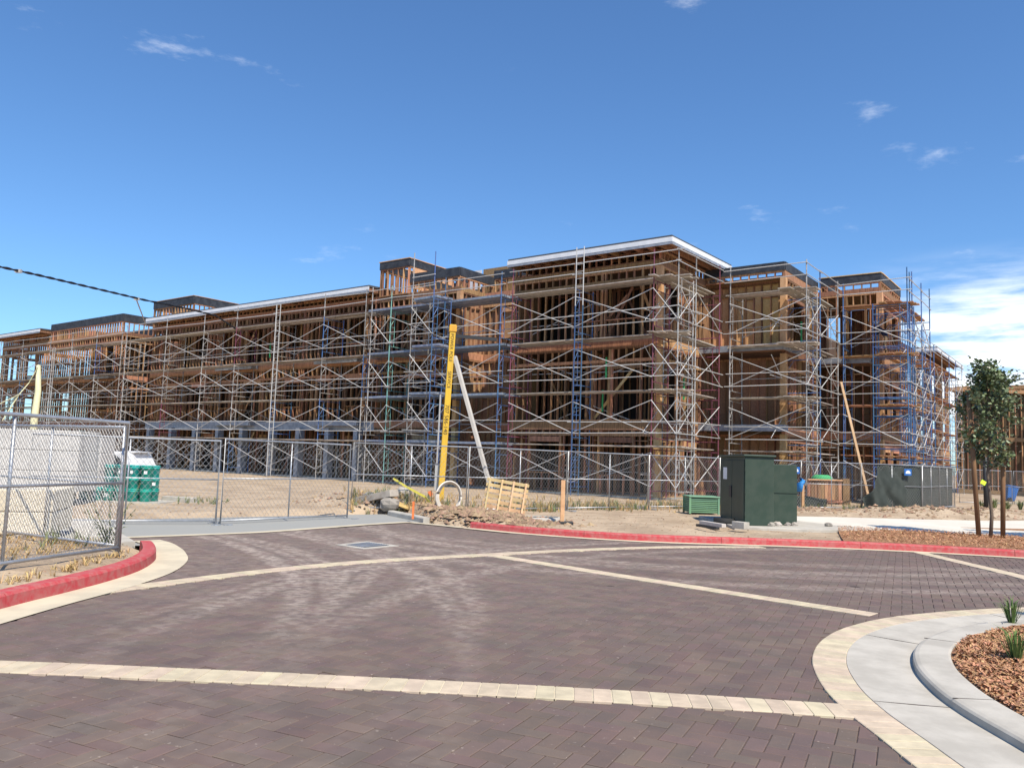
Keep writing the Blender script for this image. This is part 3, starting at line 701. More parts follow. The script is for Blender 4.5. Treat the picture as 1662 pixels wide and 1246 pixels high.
# studs: the nearest 300 singly, the others joined
STUDS.sort(key=lambda q: (q[0].x ** 2 + q[0].y ** 2) + (0 if q[0].y < 200 else 1e6))
ub = MB().box((0, 0, 0), (1, 1, 1)).mesh('stud', 'stud')
rest = {}; cnt = 0; fronts = set()
for (p, z0, z1, wo, an) in STUDS:
    if z1 - z0 < .05: continue
    lean = random.uniform(-.004, .004)
    t_ = (p - P0).dot(BV); s_ = (p - P0).dot(AV)
    ext = (t_ < 1.8 and s_ < 20) or (s_ < 1.75 and t_ < 12) 
    if ext and cnt < 300:
        inst('stud', ub, wo, (p.x, p.y, (z0 + z1) / 2), (0, lean, an), (.042, .125, z1 - z0)); cnt += 1
    else:
        rest.setdefault(wo, MB()).box((p.x, p.y, (z0 + z1) / 2), (.042, .125, z1 - z0), Matrix.Rotation(an, 3, 'Z'))
for wo, mb in rest.items():
    o = mb.build('stud_row', 'stud', None, kind='stuff'); o.parent = wo; o.matrix_parent_inverse = Matrix.Translation((0, 0, 0))
# green sprayed studs
for (s, t, z0, z1) in ((4.35, 1.41, 3.9, 4.9), (4.2, 1.41, 5.4, 6.4), (1.6 - .09, 3.2, 8.3, 9.0), (1.6 - .09, 3.9, 4.6, 5.6), (29.4, 1.5, 7.6, 8.6), (-2.39, 8.6, 7.6, 8.7)):
    m = MB(); c = st_(s, t); m.box(c + Vector((0, 0, (z0 + z1) / 2)), (.06, .06, z1 - z0), Matrix.Rotation(radians(37), 3, 'Z').inverted()); m.build('marked_stud', 'green_mark', bld)

# ------------------------------------------------------------------ scaffolding
LIFT = [0.12, 2.32, 4.70, 7.10, 9.52]
RX, RB = radians(-37), radians(53)        # run along the street face / along the side faces
FM = {}
def frame_mesh(m, h, w=1.5):
    k = (m, round(h, 2), w)
    if k not in FM:
        b = MB(); r = .028
        for y in (0, w): b.tube([(0, y, 0), (0, y, h)], r, 6)
        for z in (h - .12, h - .52, .35): b.tube([(0, 0, z), (0, w, z)], .022, 5)
        b.tube([(0, .32, .35), (0, .32, h - .12)], .015, 5); b.tube([(0, .32, h - .52), (0, 0, h - 1.0)], .013, 5); b.tube([(0, w, h - 1.0), (0, w - .35, h - .52)], .013, 5)
        for z in (.7, 1.05, 1.4): b.tube([(0, 0, z), (0, .32, z)], .013, 5)
        FM[k] = b.mesh('frame', m)
    return FM[k]
def shared(key, fn):
    if key not in FM: FM[key] = fn()
    return FM[key]
def scaffold(label, org, rot, xs, lifts=5, colors=None, planks=None, skip=(), top=1.2, seed=0, rails='galv', width=1.5, deck_y=(.28, .62, .96), braces=True, railtop=True):
    rnd = random.Random(seed); root = thing('scaffold', label, 'scaffolding', org, 'scaffold runs round the timber building'); R = Matrix.Rotation(rot, 3, 'Z')
    def Wp(x, y, z): return Vector(org) + R @ Vector((x, y, z))
    pal = ['galv_frame'] * 14 + ['blue_steel'] * 3 + ['maroon_steel']
    zs = LIFT[:lifts]
    for i, x in enumerate(xs):
        if i in skip: continue
        for k in range(len(zs) - 1):
            c = (colors or {}).get(i) or rnd.choice(pal)
            inst('frame', frame_mesh(c, zs[k + 1] - zs[k], width), root, Wp(x, 0, zs[k]), (0, 0, rot + rnd.uniform(-.01, .01)))
        c = (colors or {}).get(i) or rnd.choice(pal)
        hp = top + rnd.uniform(-.1, .15)
        inst('guard_post', shared(('gp', c), lambda: MB().tube([(0, 0, 0), (0, 0, 1)], .027, 6).mesh('guard_post', c)), root, Wp(x, 0, zs[-1]), (0, 0, 0), (1, 1, hp))
        for y in (0, width): inst('base_plate', shared('bp', lambda: MB().box((0, 0, .01), (.16, .16, .02)).tube([(0, 0, .02), (0, 0, .16)], .017, 6).mesh('base_plate', 'galv')), root, Wp(x, y, -.02 + .0))
    for i in range(len(xs) - 1):
        a, b = xs[i], xs[i + 1]; Lb = b - a
        for k in range(len(zs)):
            z = zs[k]; nxt = zs[k + 1] if k + 1 < len(zs) else None
            if nxt and braces and Lb > 1.0:
                for (z0, z1) in ((z + .55, z + 1.95), (z + 1.95, z + .55)):
                    inst('cross_brace', shared('tube', lambda: MB().tube([(0, 0, 0), (1, 0, 0)], 1, 6).mesh('cross_brace', rails)), root, Wp(a, -.03 if z0 < z1 else -.06, z0), aim(R @ Vector((Lb, 0, z1 - z0))), ((Vector((Lb, 0, z1 - z0))).length, .019, .019))
            if nxt and Lb > 1.0:
                sg = 1 if (i + k) % 2 else -1; za, zb = (z + .6, z + 1.9) if sg > 0 else (z + 1.9, z + .6); vv = Vector((Lb, 0, zb - za))
                inst('inner_brace', shared('tube', None), root, Wp(a, width + .03, za), aim(R @ vv), (vv.length, .017, .017))
                inst('inner_rail', shared('tube', None), root, Wp(a - .1, width + .05, z + 1.05 + rnd.uniform(-.05, .05)), aim(R @ Vector((1, 0, 0))), (Lb + .2, .018, .018))
            if k >= 1 or Lb < 1:
                for zz in ((z + .55, z + 1.08) if (nxt or railtop) else ()):
                    e0, e1 = rnd.uniform(.02, .35), rnd.uniform(.02, .35); d0, d1 = rnd.uniform(-.05, .05), rnd.uniform(-.05, .05)
                    p, q = Wp(a - e0, -.045, zz + d0), Wp(b + e1, -.045, zz + d1)
                    inst('guard_rail', shared('tube', None), root, p, aim(q - p), ((q - p).length, .021, .021))
            if k >= 1:
                pm = (planks or {}).get((i, k)) or (planks or {}).get(i) or (planks or {}).get('all') or 'plank_wood'
                for y in deck_y:
                    e0, e1 = rnd.uniform(.05, .38), rnd.uniform(.05, .38); p, q = Wp(a - e0, y + .12 + rnd.uniform(-.03, .03), z + rnd.uniform(0, .035)), Wp(b + e1, y + .12, z + rnd.uniform(0, .035))
                    inst('plank', shared(('pl', pm), lambda: MB().box((.5, 0, 0), (1, 1, 1)).mesh('plank', pm)), root, p, aim(q - p), ((q - p).length, .29, .048 if pm != 'plank_metal' else .11))
    return root
def ladder(x, y, z0, z1, rot, m, parent, org):
    R = Matrix.Rotation(rot, 3, 'Z')
    for sx in (-.2, .2):
        p = Vector(org) + R @ Vector((x + sx, y, z0)); inst('ladder_rail', shared(('lr', m), lambda: MB().tube([(0, 0, 0), (0, 0, 1)], .024, 6).mesh('ladder_rail', m)), parent, p, (0, 0, 0), (1, 1, z1 - z0))
    z = z0 + .25
    while z < z1:
        p = Vector(org) + R @ Vector((x - .2, y, z)); inst('rung', shared(('rg', m), lambda: MB().tube([(0, 0, 0), (1, 0, 0)], .014, 5).mesh('rung', m)), parent, p, (0, 0, rot), (.4, 1, 1)); z += .33
O = tuple(P0)
ra = scaffold('steel scaffold wrapping the building corner under the white edged overhanging roof', O, RX, [-8.65, -5.06, -1.14, 0], colors={0: 'maroon_steel', 1: 'blue_steel', 2: 'maroon_steel', 3: 'galv_frame'}, seed=1)
ladder(-5.06 + .25, -.08, .1, 8.6, RX, 'blue_steel', ra, O); ladder(-5.06 + .25, -.09, 8.6, 11.3, RX, 'galv', ra, O)
o2 = tuple(st_(8.95, 0)); rb_ = scaffold('steel scaffold with navy metal deck boards behind the yellow pole', o2, RX, [-9.45, -7.95, -4.05, 0 - .4], colors={0: 'galv_frame', 1: 'teal_steel', 2: 'blue_steel', 3: 'blue_steel'}, planks={0: 'plank_metal', 1: 'plank_metal', 2: 'plank_metal'}, seed=2, deck_y=(.05, .36, .67, .98, 1.2))
o2 = tuple(st_(13.9, -1.45)); scaffold('narrow scaffold loading tower standing proud of the navy decked scaffold', o2, RX, [0, 1.45], colors={0: 'galv_frame', 1: 'blue_steel'}, planks={'all': 'plank_metal'}, top=2.3, seed=3, deck_y=(.2, .55, .9), width=1.3)
o2 = tuple(st_(18.9, 0)); rc = scaffold('long galvanised scaffold with access ladder along the wing above the concrete piers', o2, RX, [-26.0, -20.5, -15.8, -12.1, -8.0, -3.5, 0], seed=4)
ladder(-8.0 + .25, -.08, .1, 10.6, RX, 'galv', rc, o2)
o2 = tuple(st_(45.6, 0)); rd = scaffold('scaffold at the far end of the long face beside the pale yellow chute', o2, RX, [-27, -22, -17.3, -11.9, -8.0, -3.9, 0], seed=5)
ladder(-11.0, -.08, .1, 9.6, RX, 'galv', rd, o2)
scaffold('short scaffold return on the side face round the corner of the white edged roof', O, RB, [0, 1.75, 4.35], skip=(0,), colors={1: 'galv_frame', 2: 'maroon_steel'}, seed=6)
o2 = tuple(st_(-.35, 4.75)); scaffold('scaffold in front of the sheathed balcony bay with metal flashing', o2, RX, [0, 3.45], colors={0: 'galv_frame', 1: 'galv_frame'}, seed=7)
o2 = tuple(st_(-3.8, 4.75)); scaffold('scaffold on the side of the balcony bay behind the leaning timber prop', o2, RB, [0, 2.0, 4.9], skip=(0,), colors={1: 'blue_steel', 2: 'galv_frame'}, seed=8)
o2 = tuple(st_(-4.0, 9.85)); scaffold('scaffold with orange brown deck boards in front of the stepped bay', o2, RX, [0, 2.84], colors={0: 'blue_steel', 1: 'blue_steel'}, planks={'all': 'plank_orange'}, seed=9)
o2 = tuple(st_(-6.84, 9.85)); rt = scaffold('dense blue steel scaffold tower at the outer corner above the green screen', o2, RB, [0, .55, 1.1, 3.4, 5.6], colors={i: 'blue_steel' for i in range(5)}, planks={'all': 'plank_orange'}, seed=10, top=1.5)
o2 = tuple(st_(-4.3, 16.2)); scaffold('blue and galvanised scaffold running away along the far side face', o2, RB, [0, 3.2, 6.4, 9.6, 12.8, 16, 19.2, 22.4, 25.6, 28.8], colors={i: ('blue_steel' if i % 3 else 'galv_frame') for i in range(10)}, planks={'all': 'plank_orange'}, seed=11, top=1.0)
roof(-3.6, 3, 38.0, 51.0, 11.2, rise=.0, edges='st')

# ------------------------------------------------------------------ chain link fence
def at(x, y, Y):
    d = Fv + Rv * ((x - CX) / FPX) - Uv * ((y - CY) / FPX); return Vector((0, 0, EYE)) + d * (Y / d.y)
def fence_panel(label, p, q, z=.03, h=1.83, pipe=.021, dia=.10, wr=.0026, mid=True, group='chain link panels round the site', posts=1, feet=True, n=5, clip=None):
    p, q = Vector((p[0], p[1], 0)), Vector((q[0], q[1], 0)); Lp = (q - p).length; an = math.atan2(q.y - p.y, q.x - p.x); R = Matrix.Rotation(an, 3, 'Z')
    root = thing('chain_link_fence', label, 'fence', (p.x, p.y, z), group)
    def Wq(x, zz, y=0): return p + R @ Vector((x, y, 0)) + Vector((0, 0, z + zz))
    f = MB()
    f.tube([Wq(0, 0), Wq(0, h), Wq(Lp, h), Wq(Lp, 0)], pipe, 8); 
    f.tube([Wq(0, .06), Wq(Lp, .06)], pipe * .9, 8)
    f.build('panel_frame', 'fence_pipe', root, smooth=True)
    if mid: MB().tube([Wq(0, h * .53, .01), Wq(Lp, h * .53, .01)], pipe * .75, 7).build('mid_rail', 'fence_pipe', root, smooth=True)
    for k in range(posts): x = Lp * (k + 1) / (posts + 1); MB().tube([Wq(x, .06, .012), Wq(x, h, .012)], pipe * .8, 7).build('mid_post', 'fence_pipe', root, smooth=True)
    w = MB(); st = dia * 1.15; z0, z1 = .07, h - .01; H_ = z1 - z0; sl = 1.25; run = H_ / sl
    x = -run
    while x < Lp:
        for sg in (1, -1):
            a0, a1 = (x, z0), (x + run, z1)
            if sg < 0: a0, a1 = (x + run, z0), (x, z1)
            pts = []
            for (u, v), (u2, v2) in ((a0, a1),):
                t0, t1 = 0, 1
                for bnd, lo in ((0, True), (Lp, False)):
                    du = u2 - u
                    tt = (bnd - u) / du
                    if (du > 0) == lo: t0 = max(t0, tt)
                    else: t1 = min(t1, tt)
                if t1 - t0 > .01: pts = [(u + (u2 - u) * t0, v + (v2 - v) * t0), (u + (u2 - u) * t1, v + (v2 - v) * t1)]
            if pts:
                a, b = pts; w.tube([Wq(a[0], a[1], .008 * sg), Wq(b[0], b[1], .008 * sg)], wr, 3, caps=False)
        x += st
    w.build('chain_link', 'wire', root, kind='stuff')
    if feet:
        for x in (0, Lp):
            m = MB(); m.bar(Wq(x, -.02, -.38), Wq(x, -.02, .38), .05, .03); m.bar(Wq(x - .1, .0, -.3), Wq(x + .1, .0, -.3), .04, .02); m.bar(Wq(x - .1, .0, .3), Wq(x + .1, .0, .3), .04, .02); m.build('foot', 'fence_pipe', root)
    return root
NF = [(-6.15, 6.4), (-5.62, 10.0), (-5.38, 11.42)]
fence_panel('chain link panel nearest the red kerb with its bottom rail sagging towards the kerb', (-6.35, 7.75), (-5.40, 11.40), z=.13, h=1.80, pipe=.026, dia=.056, wr=.0021, posts=1, feet=False)
fence_panel('galvanised chain link panel leading off beside the printed lumber pack', (-7.55, 3.9), (-6.4, 7.65), z=.12, h=1.80, pipe=.026, dia=.056, wr=.0021, feet=False)
fence_panel('chain link panel folded back behind the kerb end panel', (-8.6, 13.3), (-5.55, 11.62), z=.13, h=1.74, pipe=.023, dia=.06, wr=.0019, feet=False)
fence_panel('left leaf of the chain link gate before the teal buckets', (-9.45, 16.0), (-6.22, 17.38), z=.02, h=1.76)
fence_panel('right leaf of the chain link gate across the dirt drive', (-6.14, 17.44), (-3.98, 20.2), z=.02, h=1.80)
FP = [(-4.25, 22.05), (-1.12, 22.75), (1.84, 25.15), (4.78, 27.55), (7.70, 29.5), (11.25, 31.1), (13.9, 31.85), (16.62, 32.5)]
FL = ['chain link panel in front of the yellow pole and the white hose coil', 'chain link panel right behind the leaning pallet', 'chain link panel behind the upright wooden post', 'chain link panel behind the pale green vent box', 'chain link panel hidden partly by the big dark green cabinet', 'chain link panel in front of the timber formwork box', 'chain link panel with dark green screen slumping from it']
for k in range(7): fence_panel(FL[k], FP[k], (FP[k + 1][0] - .05, FP[k + 1][1] - .03), z=.10, h=1.80)
fence_panel('chain link return panel wrapped in green screen, next to the street corner', FP[7], (18.6, 34.95), z=.10, h=1.80)
fence_panel('chain link return panel wrapped in green screen, at its inner end', (18.64, 35.0), (20.6, 37.4), z=.10, h=1.80)
for k in range(5): fence_panel('plain chain link panel in the background fence past the street corner', (24.5 + 3.4 * k, 44 + .7 * k), (27.8 + 3.4 * k, 44.7 + .7 * k), z=.05, group='background fence panels', dia=.09, wr=.003, mid=True)
# screen fabric
def cloth(name, fn, nu, nv, m, parent=None):
    g = MB()
    for j in range(nv + 1):
        for i in range(nu + 1): g.v.append(tuple(fn(i / nu, j / nv)))
    for j in range(nv):
        for i in range(nu): a = j * (nu + 1) + i; g.f.append([a, a + 1, a + nu + 2, a + nu + 1])
    o = g.build(name, m, parent, smooth=True); md = o.modifiers.new('thick', 'SOLIDIFY'); md.thickness = .006; return o
F5, F7 = Vector((*FP[5], 0)), Vector((*FP[7], 0)); fd = (F7 - F5).normalized(); fn_ = Vector((fd.y, -fd.x, 0))
def f_screen(u, v):
    left = 3.45 - 1.2 * (1 - v) ** 1.8; x = left + (5.56 - left) * u; e = (1 - u) ** 1.5 * (1 - v) ** .8
    return F5 + fd * x + fn_ * (-.05 + .30 * e * (1 + 1.6 * noise.noise(Vector((u * 7 + v * 5, v * 1.5, 0)))) + .035 * sin(u * 21 + v * 4) * (1 - v * .6)) + Vector((0, 0, .12 + 1.76 * v))
sc = cloth('privacy_screen', f_screen, 46, 22, 'screen'); tag(sc, 'dark green privacy screen slumping down the street side of the fence', 'screen')
R0, R1 = Vector((*FP[7], 0)), Vector((20.6, 37.4, 0)); rd_ = (R1 - R0).normalized(); rn_ = Vector((rd_.y, -rd_.x, 0))
sc2 = cloth('privacy_screen', lambda u, v: R0 + rd_ * (.05 + 6.1 * u) + rn_ * (-.05 + .025 * sin(u * 30) * (1 - v)) + Vector((0, 0, .14 + 1.73 * v)), 40, 10, 'screen'); tag(sc2, 'dark green privacy screen stretched along the fence return', 'screen')
F4 = Vector((*FP[4], 0)); gd = (F5 - F4).normalized(); gn = Vector((gd.y, -gd.x, 0))
sc3 = cloth('silt_screen', lambda u, v: F4 + gd * (.9 + 4.6 * u) - gn * .3 + Vector((0, 0, .1 + (.42 + .06 * sin(u * 11)) * v)), 24, 5, 'screen'); tag(sc3, 'low dark fabric strip along the foot of the fence by the formwork', 'screen')
for (pt, lab) in ((F5 + fd * 4.75 + fn_ * .12 + Vector((0, 0, 1.62)), 'small blue plate with white crest on the dark green screen'), (F4 + gd * 3.55 + gn * .05 + Vector((0, 0, 1.55)), 'small blue plate with white crest on the bare mesh above the formwork')):
    sg = thing('fence_sign', lab, 'sign', pt, 'blue plates on the fence'); rz = math.atan2(fd.y, fd.x); RR = Matrix.Rotation(rz, 3, 'Z')
    MB().box(pt, (.34, .012, .26), RR).build('plate', 'blue_plastic', sg)
    c = MB(); c.box(pt + RR @ Vector((0, -.010, -.03)), (.22, .006, .05), RR); c.poly([pt + RR @ Vector(v) for v in ((-.11, -.0135, 0), (.11, -.0135, 0), (.07, -.0135, .05), (0, -.0135, .075), (-.07, -.0135, .05))]); c.build('crest', 'label_white', sg)

# ------------------------------------------------------------------ things on the verge
def gz(x, y): return ground_h(x, y)
def text(body, size, pos, mw, m, parent, name='lettering', depth=.002, spacing=1.0):
    c = bpy.data.curves.new(name, 'FONT'); c.body = body; c.size = size; c.extrude = depth; c.align_x = 'LEFT'; c.align_y = 'CENTER'; c.space_character = spacing
    t = bpy.data.objects.new(name + '_src', c); COL.objects.link(t); bpy.context.view_layer.update()
    me = bpy.data.meshes.new_from_object(t.evaluated_get(bpy.context.evaluated_depsgraph_get())); COL.objects.unlink(t); bpy.data.objects.remove(t)
    me.materials.clear(); me.materials.append(MATS[m]); o = bpy.data.objects.new(name, me); COL.objects.link(o); par(o, parent)
    o.matrix_basis = Matrix.Translation(pos) @ mw.to_4x4(); return o
# yellow power pole
pb_, pt_ = at(714, 812, 24), at(735.5, 527, 24); pb_.z = .05
pole = thing('power_pole', 'tall square yellow pole with black lettering behind the fence', 'pole', pb_)
pd = (pt_ - pb_); pd.normalize(); px = Vector((.985, .17, 0)); px = (px - pd * px.dot(pd)).normalized(); py = pd.cross(px)
PM = Matrix((px, py, pd)).transposed()
Lp_ = (pt_ - pb_).length
MB().box((pb_ + pt_) / 2, (.175, .175, Lp_), PM).build('shaft', 'yellow_paint', pole, bevel=.012)
MB().box(pt_ - pd * .12, (.22, .22, .2), PM).build('cap', 'yellow_paint', pole, bevel=.01)
arm = MB(); arm.bar(pt_ - pd * .33 + px * .1, pt_ - pd * .33 + px * 1.35, .10, .10); arm.build('cross_arm', 'dark_metal', pole)
TM = Matrix((-pd, px, -py)).transposed()        # reads down the pole
for body, d0, sz in (('POWER POLE', .28, .135), ('SERVICE', 1.42, .135), ('707 586-140', 2.42, .165)):
    text(body, sz, pt_ - pd * d0 - py * .0895 - px * .01, TM, 'black_letter', pole, spacing=1.06)
pr = thing('prop_beam', 'long pale grey timber propping the yellow pole', 'beam', at(797, 800, 23.9)); MB().bar(at(738, 578, 24.0), at(797, 795, 23.6), .15, .10).build('timber', 'grey_wood', pr, bevel=.008)
mb_ = thing('meter_box', 'slim grey meter box strapped beside the yellow pole', 'meter box', at(708, 800, 24.1)); MB().box(at(709, 775, 24.15), (.12, .12, .75)).tube([at(709, 752, 24.15), at(715, 640, 24.2)], .025, 6).build('box', 'galv', mb_)
# hose coil
hc = at(731, 822, 21.6); coil = thing('hose_coil', 'white hose coil standing upright by the yellow pole', 'hose', (hc.x, hc.y, gz(hc.x, hc.y)))
for k in range(4):
    r = .40 - .018 * k; cz = at(729, 804, 21.6); pts = []
    for j in range(37):
        an = 2 * pi * j / 36; pts.append(cz + Vector((cos(an) * r * .78, .06 * k - .1 + .25 * cos(an), sin(an) * r * 1.02 - .03)))
    MB().tube(pts, .026, 6).build('coil_loop', 'hose_white', coil, smooth=True)
# pallet leaning on the fence
pc = at(815, 843, 20.7); pal = thing('pallet', 'pale wooden pallet leaning upright against the fence', 'pallet', (pc.x, pc.y, .1))
tilt = radians(14); lean = Matrix.Rotation(radians(8), 3, 'Y')
def PQ(u, v, w): return Vector((pc.x - .52, pc.y, .10)) + lean @ Vector((u, w + v * sin(tilt), v * cos(tilt)))
for u in (.04, .36, .66, .98): MB().bar(PQ(u, 0, -.05), PQ(u, 1.06, -.05), .045, .09, up=(0, 1, 0)).build('stringer', 'pale_wood', pal)
for k in range(8):
    v = .05 + k * .137; m = MB(); m.bar(PQ(-.04, v, .008 + random.uniform(-.003, .003)), PQ(1.06, v + random.uniform(-.01, .01), .008), .018, .085); m.build('deck_board', 'pale_wood', pal)
# wooden post with a black base
wp = at(912, 857, 19.3); wo_ = thing('marker_post', 'upright square wooden post in a black base behind the red kerb', 'post', (wp.x, wp.y, .1)); MB().box((wp.x, wp.y, .62), (.10, .10, 1.05)).build('post', 'new_wood', wo_, bevel=.006)
MB().box((wp.x + .09, wp.y, .13), (.34, .24, .10)).build('base', 'dark_metal', wo_, bevel=.015)
mh = at(878, 852, 20.2); mo = thing('concrete_collar', 'round pale concrete collar left on the dirt by the wooden post', 'concrete ring', (mh.x, mh.y, .08)); MB().lathe([(.62, 0), (.60, .13), (.42, .15), (.40, .06)], (mh.x, mh.y, .06), 20).build('collar', 'concrete', mo); MB().lathe([(.41, 0), (.41, .03)], (mh.x, mh.y, .15), 18).build('cover', 'dark_metal', mo)
# pale green slatted vent box
v0 = Vector((5.55, 25.5, .1)); vb = thing('vent_box', 'low pale green slatted vent box beside the dark green cabinet', 'vent box', v0)
MB().box((6.18, 26.0, .345), (.84, .84, .46)).build('core', 'dark_metal', vb)
for k in range(8): MB().box((6.18, 26.0, .15 + k * .058), (.92, .92, .036)).build('slat', 'vent_green', vb)
MB().prism([(5.68, 25.5), (6.68, 25.5), (6.68, 26.5), (5.68, 26.5)], .60, .645).build('lid', 'vent_green', vb, bevel=.02)
for x, y in ((5.73, 25.55), (6.63, 25.55), (5.73, 26.45), (6.63, 26.45)): MB().box((x, y, .345), (.06, .06, .51)).build('corner_post', 'vent_green', vb)
# dark green transformer cabinet on its pad
ca = thing('electrical_cabinet', 'large dark green steel electrical cabinet on a concrete pad behind the kerb', 'cabinet', (6.6, 21, .1))
A1, B1, C1 = Vector((5.85, 20.05, 0)), Vector((6.62, 20.2, 0)), Vector((6.02, 23.0, 0))
def fz(poly, z0, z1, name, m, parent, bevel=.012): return MB().prism([(p[0], p[1]) for p in poly], z0, z1).build(name, m, parent, bevel=bevel)
D1 = B1 + (C1 - A1)
fz([A1, B1, D1, C1], .17, 1.86, 'body', 'cabinet_green', ca)
ex = (B1 - A1).normalized(); ey = (C1 - A1).normalized()
fz([A1 - ex * .05 - ey * .05, B1 + ex * .05 - ey * .05, D1 + ex * .05 + ey * .05, C1 - ex * .05 + ey * .05], 1.862, 1.92, 'roof_lid', 'cabinet_green', ca, .02)
A2 = B1 + ey * .35 + ex * .005; B2 = A2 + ex * .74; fz([A2, B2, B2 + ey * 1.5, A2 + ey * 1.5], .17, 1.70, 'side_compartment', 'cabinet_green', ca)
fz([A2 + ex * .0 - ey * .02, B2 + ex * .03 - ey * .02, B2 + ex * .03 - ey * .0, A2 - ey * .0], .98, 1.0, 'drip_ledge', 'cabinet_green', ca, 0)
for t0, t1 in ((.04, 1.38), (1.42, 2.9)):
    p, q = A1 + ey * t0, A1 + ey * t1; m = MB(); m.bar(Vector((p.x - .012, p.y, 1.0)), Vector((q.x - .012, q.y, 1.0)), .02, 1.55); m.build('door', 'cabinet_green', ca, bevel=.008)
m = MB(); p = A1 + ey * 1.5; m.box((p.x - .035, p.y, .95), (.03, .22, .30)); m.build('lock_plate', 'dark_metal', ca)
m = MB(); p = A1 + ey * 2.2; m.box((p.x - .03, p.y, 1.42), (.006, .40, .32)); m.build('notice', 'label_white', ca)
for z in (.45, 1.0, 1.55): MB().box((A1.x + .005, A1.y - .02, z), (.03, .03, .1)).build('hinge', 'cabinet_green', ca)
MB().prism([(5.5, 19.7), (7.2, 19.55), (9.3, 20.3), (8.5, 21.6), (7.8, 23.4), (5.5, 23.4)], .02, .168).build('pad', 'concrete', ca, bevel=.015)
# timber offcuts, pipe and stones round the pad
for k, (p, q, w, h, m, lab) in enumerate(((at(1138, 860, 20.2), at(1175, 868, 19.2), .12, .09, 'grey_wood', 'grey timber offcut lying by the cabinet pad'), (at(1132, 866, 19.4), at(1165, 872, 18.6), .10, .06, 'dark_metal', 'dark steel offcut lying nearest the kerb by the cabinet'), (at(1192, 862, 19.3), at(1212, 866, 19.0), .2, .16, 'concrete', 'broken concrete block against the foot of the cabinet'))):
    p.z = q.z = .16 + h / 2; o = MB().bar(p, q, w, h).build('offcut', m, bevel=.01); tag(o, lab, 'debris')
pi_ = at(1158, 854, 20.6); tag(MB().tube([(pi_.x, pi_.y, .2), (pi_.x + .5, pi_.y - .15, .2)], .11, 14).build('pipe_offcut', 'rubber', smooth=True), 'short black pipe offcut beside the cabinet', 'pipe')
def stone(name, x, y, z, r, m, seed, flat=.7):
    rd0 = random.Random(seed); b = MB(); n = 9
    for j in range(7):
        ph = pi * j / 6
        for i in range(n): an = 2 * pi * i / n; rr = r * (1 + .28 * noise.noise(Vector((cos(an) * 2 + seed, sin(an) * 2, ph * 1.5)))); b.v.append((x + rr * sin(ph) * cos(an), y + rr * sin(ph) * sin(an) * .85, z + rr * cos(ph) * flat))
    for j in range(6):
        for i in range(n): b.f.append([j * n + i, (j + 1) * n + i, (j + 1) * n + (i + 1) % n, j * n + (i + 1) % n])
    return b.build(name, m)
for k, (px_, py_, Y, r) in enumerate(((1262, 861, 20.4, .11), (1279, 862, 20.5, .08), (1290, 862, 20.6, .09), (1345, 861, 20.8, .10), (1252, 862, 20.2, .10))):
    p = at(px_, py_, Y); o = stone('stone', p.x, p.y, .20, r, 'rock', k + 3); tag(o, 'grey brown stone lying on the cabinet pad edge', 'stone', 'stones along the cabinet pad')
# clods on the disturbed dirt
cl_ = MB()
def add_stone(mb, x, y, z, r):
    i = len(mb.v); a = random.uniform(0, 6)
    for (dx, dy, dz) in ((1, 0, 0), (0, 1, 0), (-1, 0, 0), (0, -1, 0), (0, 0, 1), (0, 0, -.4)):
        k = r * random.uniform(.6, 1.2); mb.v.append((x + (dx * cos(a) - dy * sin(a)) * k, y + (dx * sin(a) + dy * cos(a)) * k, z + dz * k * .7))
    for f in ((0, 1, 4), (1, 2, 4), (2, 3, 4), (3, 0, 4), (1, 0, 5), (2, 1, 5), (3, 2, 5), (0, 3, 5)): mb.f.append([i + q for q in f])
for _ in range(5200):
    mx, my, r, a = random.choice(MOUNDS[:4] + MOUNDS[:1] * 4 + MOUNDS[2:3] * 3 + MOUNDS[5:9])
    x, y = random.gauss(mx, r * .75), random.gauss(my, r * .6); h = gz(x, y)
    if h > .03 and not inside(x, y, SIDEWALK): add_stone(cl_, x, y, h, random.choice((.02, .03, .04, .05, .09)) * random.uniform(.7, 1.4))
for _ in range(4200):
    x, y = random.uniform(-9, 12), random.uniform(7, 30); h = gz(x, y)
    if h > .03 and not inside(x, y, SIDEWALK) and not inside(x, y, STRIP): add_stone(cl_, x, y, h, random.uniform(.008, .035))
cl_.build('dirt_clods', 'clod', kind='stuff')
# boards, sheet and stones dumped beside the drive
for k, (a, b, w, h, m, lab) in enumerate(((( 617, 806), (672, 826), .5, .03, 'ply_yellow', 'yellowish plywood sheet tilted on the rubble by the drive'), ((583, 812), (640, 800), .35, .18, 'plank_wood', 'old timber baulk lying behind the plywood sheet'), ((668, 815), (705, 832), .12, .06, 'plank_orange', 'short brown board end lying on the dirt mound'))):
    p, q = at(*a, 22.9 - .2 * k), at(*b, 22.2 - .2 * k); tag(MB().bar(p, q, w, h).build('dumped_board', m, bevel=.01), lab, 'board')
for k, (px_, py_, Y, r) in enumerate(((632, 818, 22.0, .28), (655, 800, 23.4, .25), (600, 806, 23.2, .2))):
    p = at(px_, py_, Y); tag(stone('boulder', p.x, p.y, max(p.z, .15), r, 'rock', 20 + k), ('pale boulder under the plywood sheet by the drive', 'grey boulder behind the plywood sheet', 'brown boulder left of the rubble by the gate')[k], 'boulder')
tp = [at(638, 776, 22.5), at(660, 790, 22.4), at(690, 806, 22.2), at(703, 822, 21.6), at(712, 838, 20.6), at(728, 848, 19.8), at(745, 857, 19.0)]
tg = MB()
for a, b in zip(tp, tp[1:]): tg.bar(a, b, .004, .06)
tag(tg.build('caution_tape', 'caution'), 'loose yellow caution tape trailing from the fence over the dirt mound', 'tape')
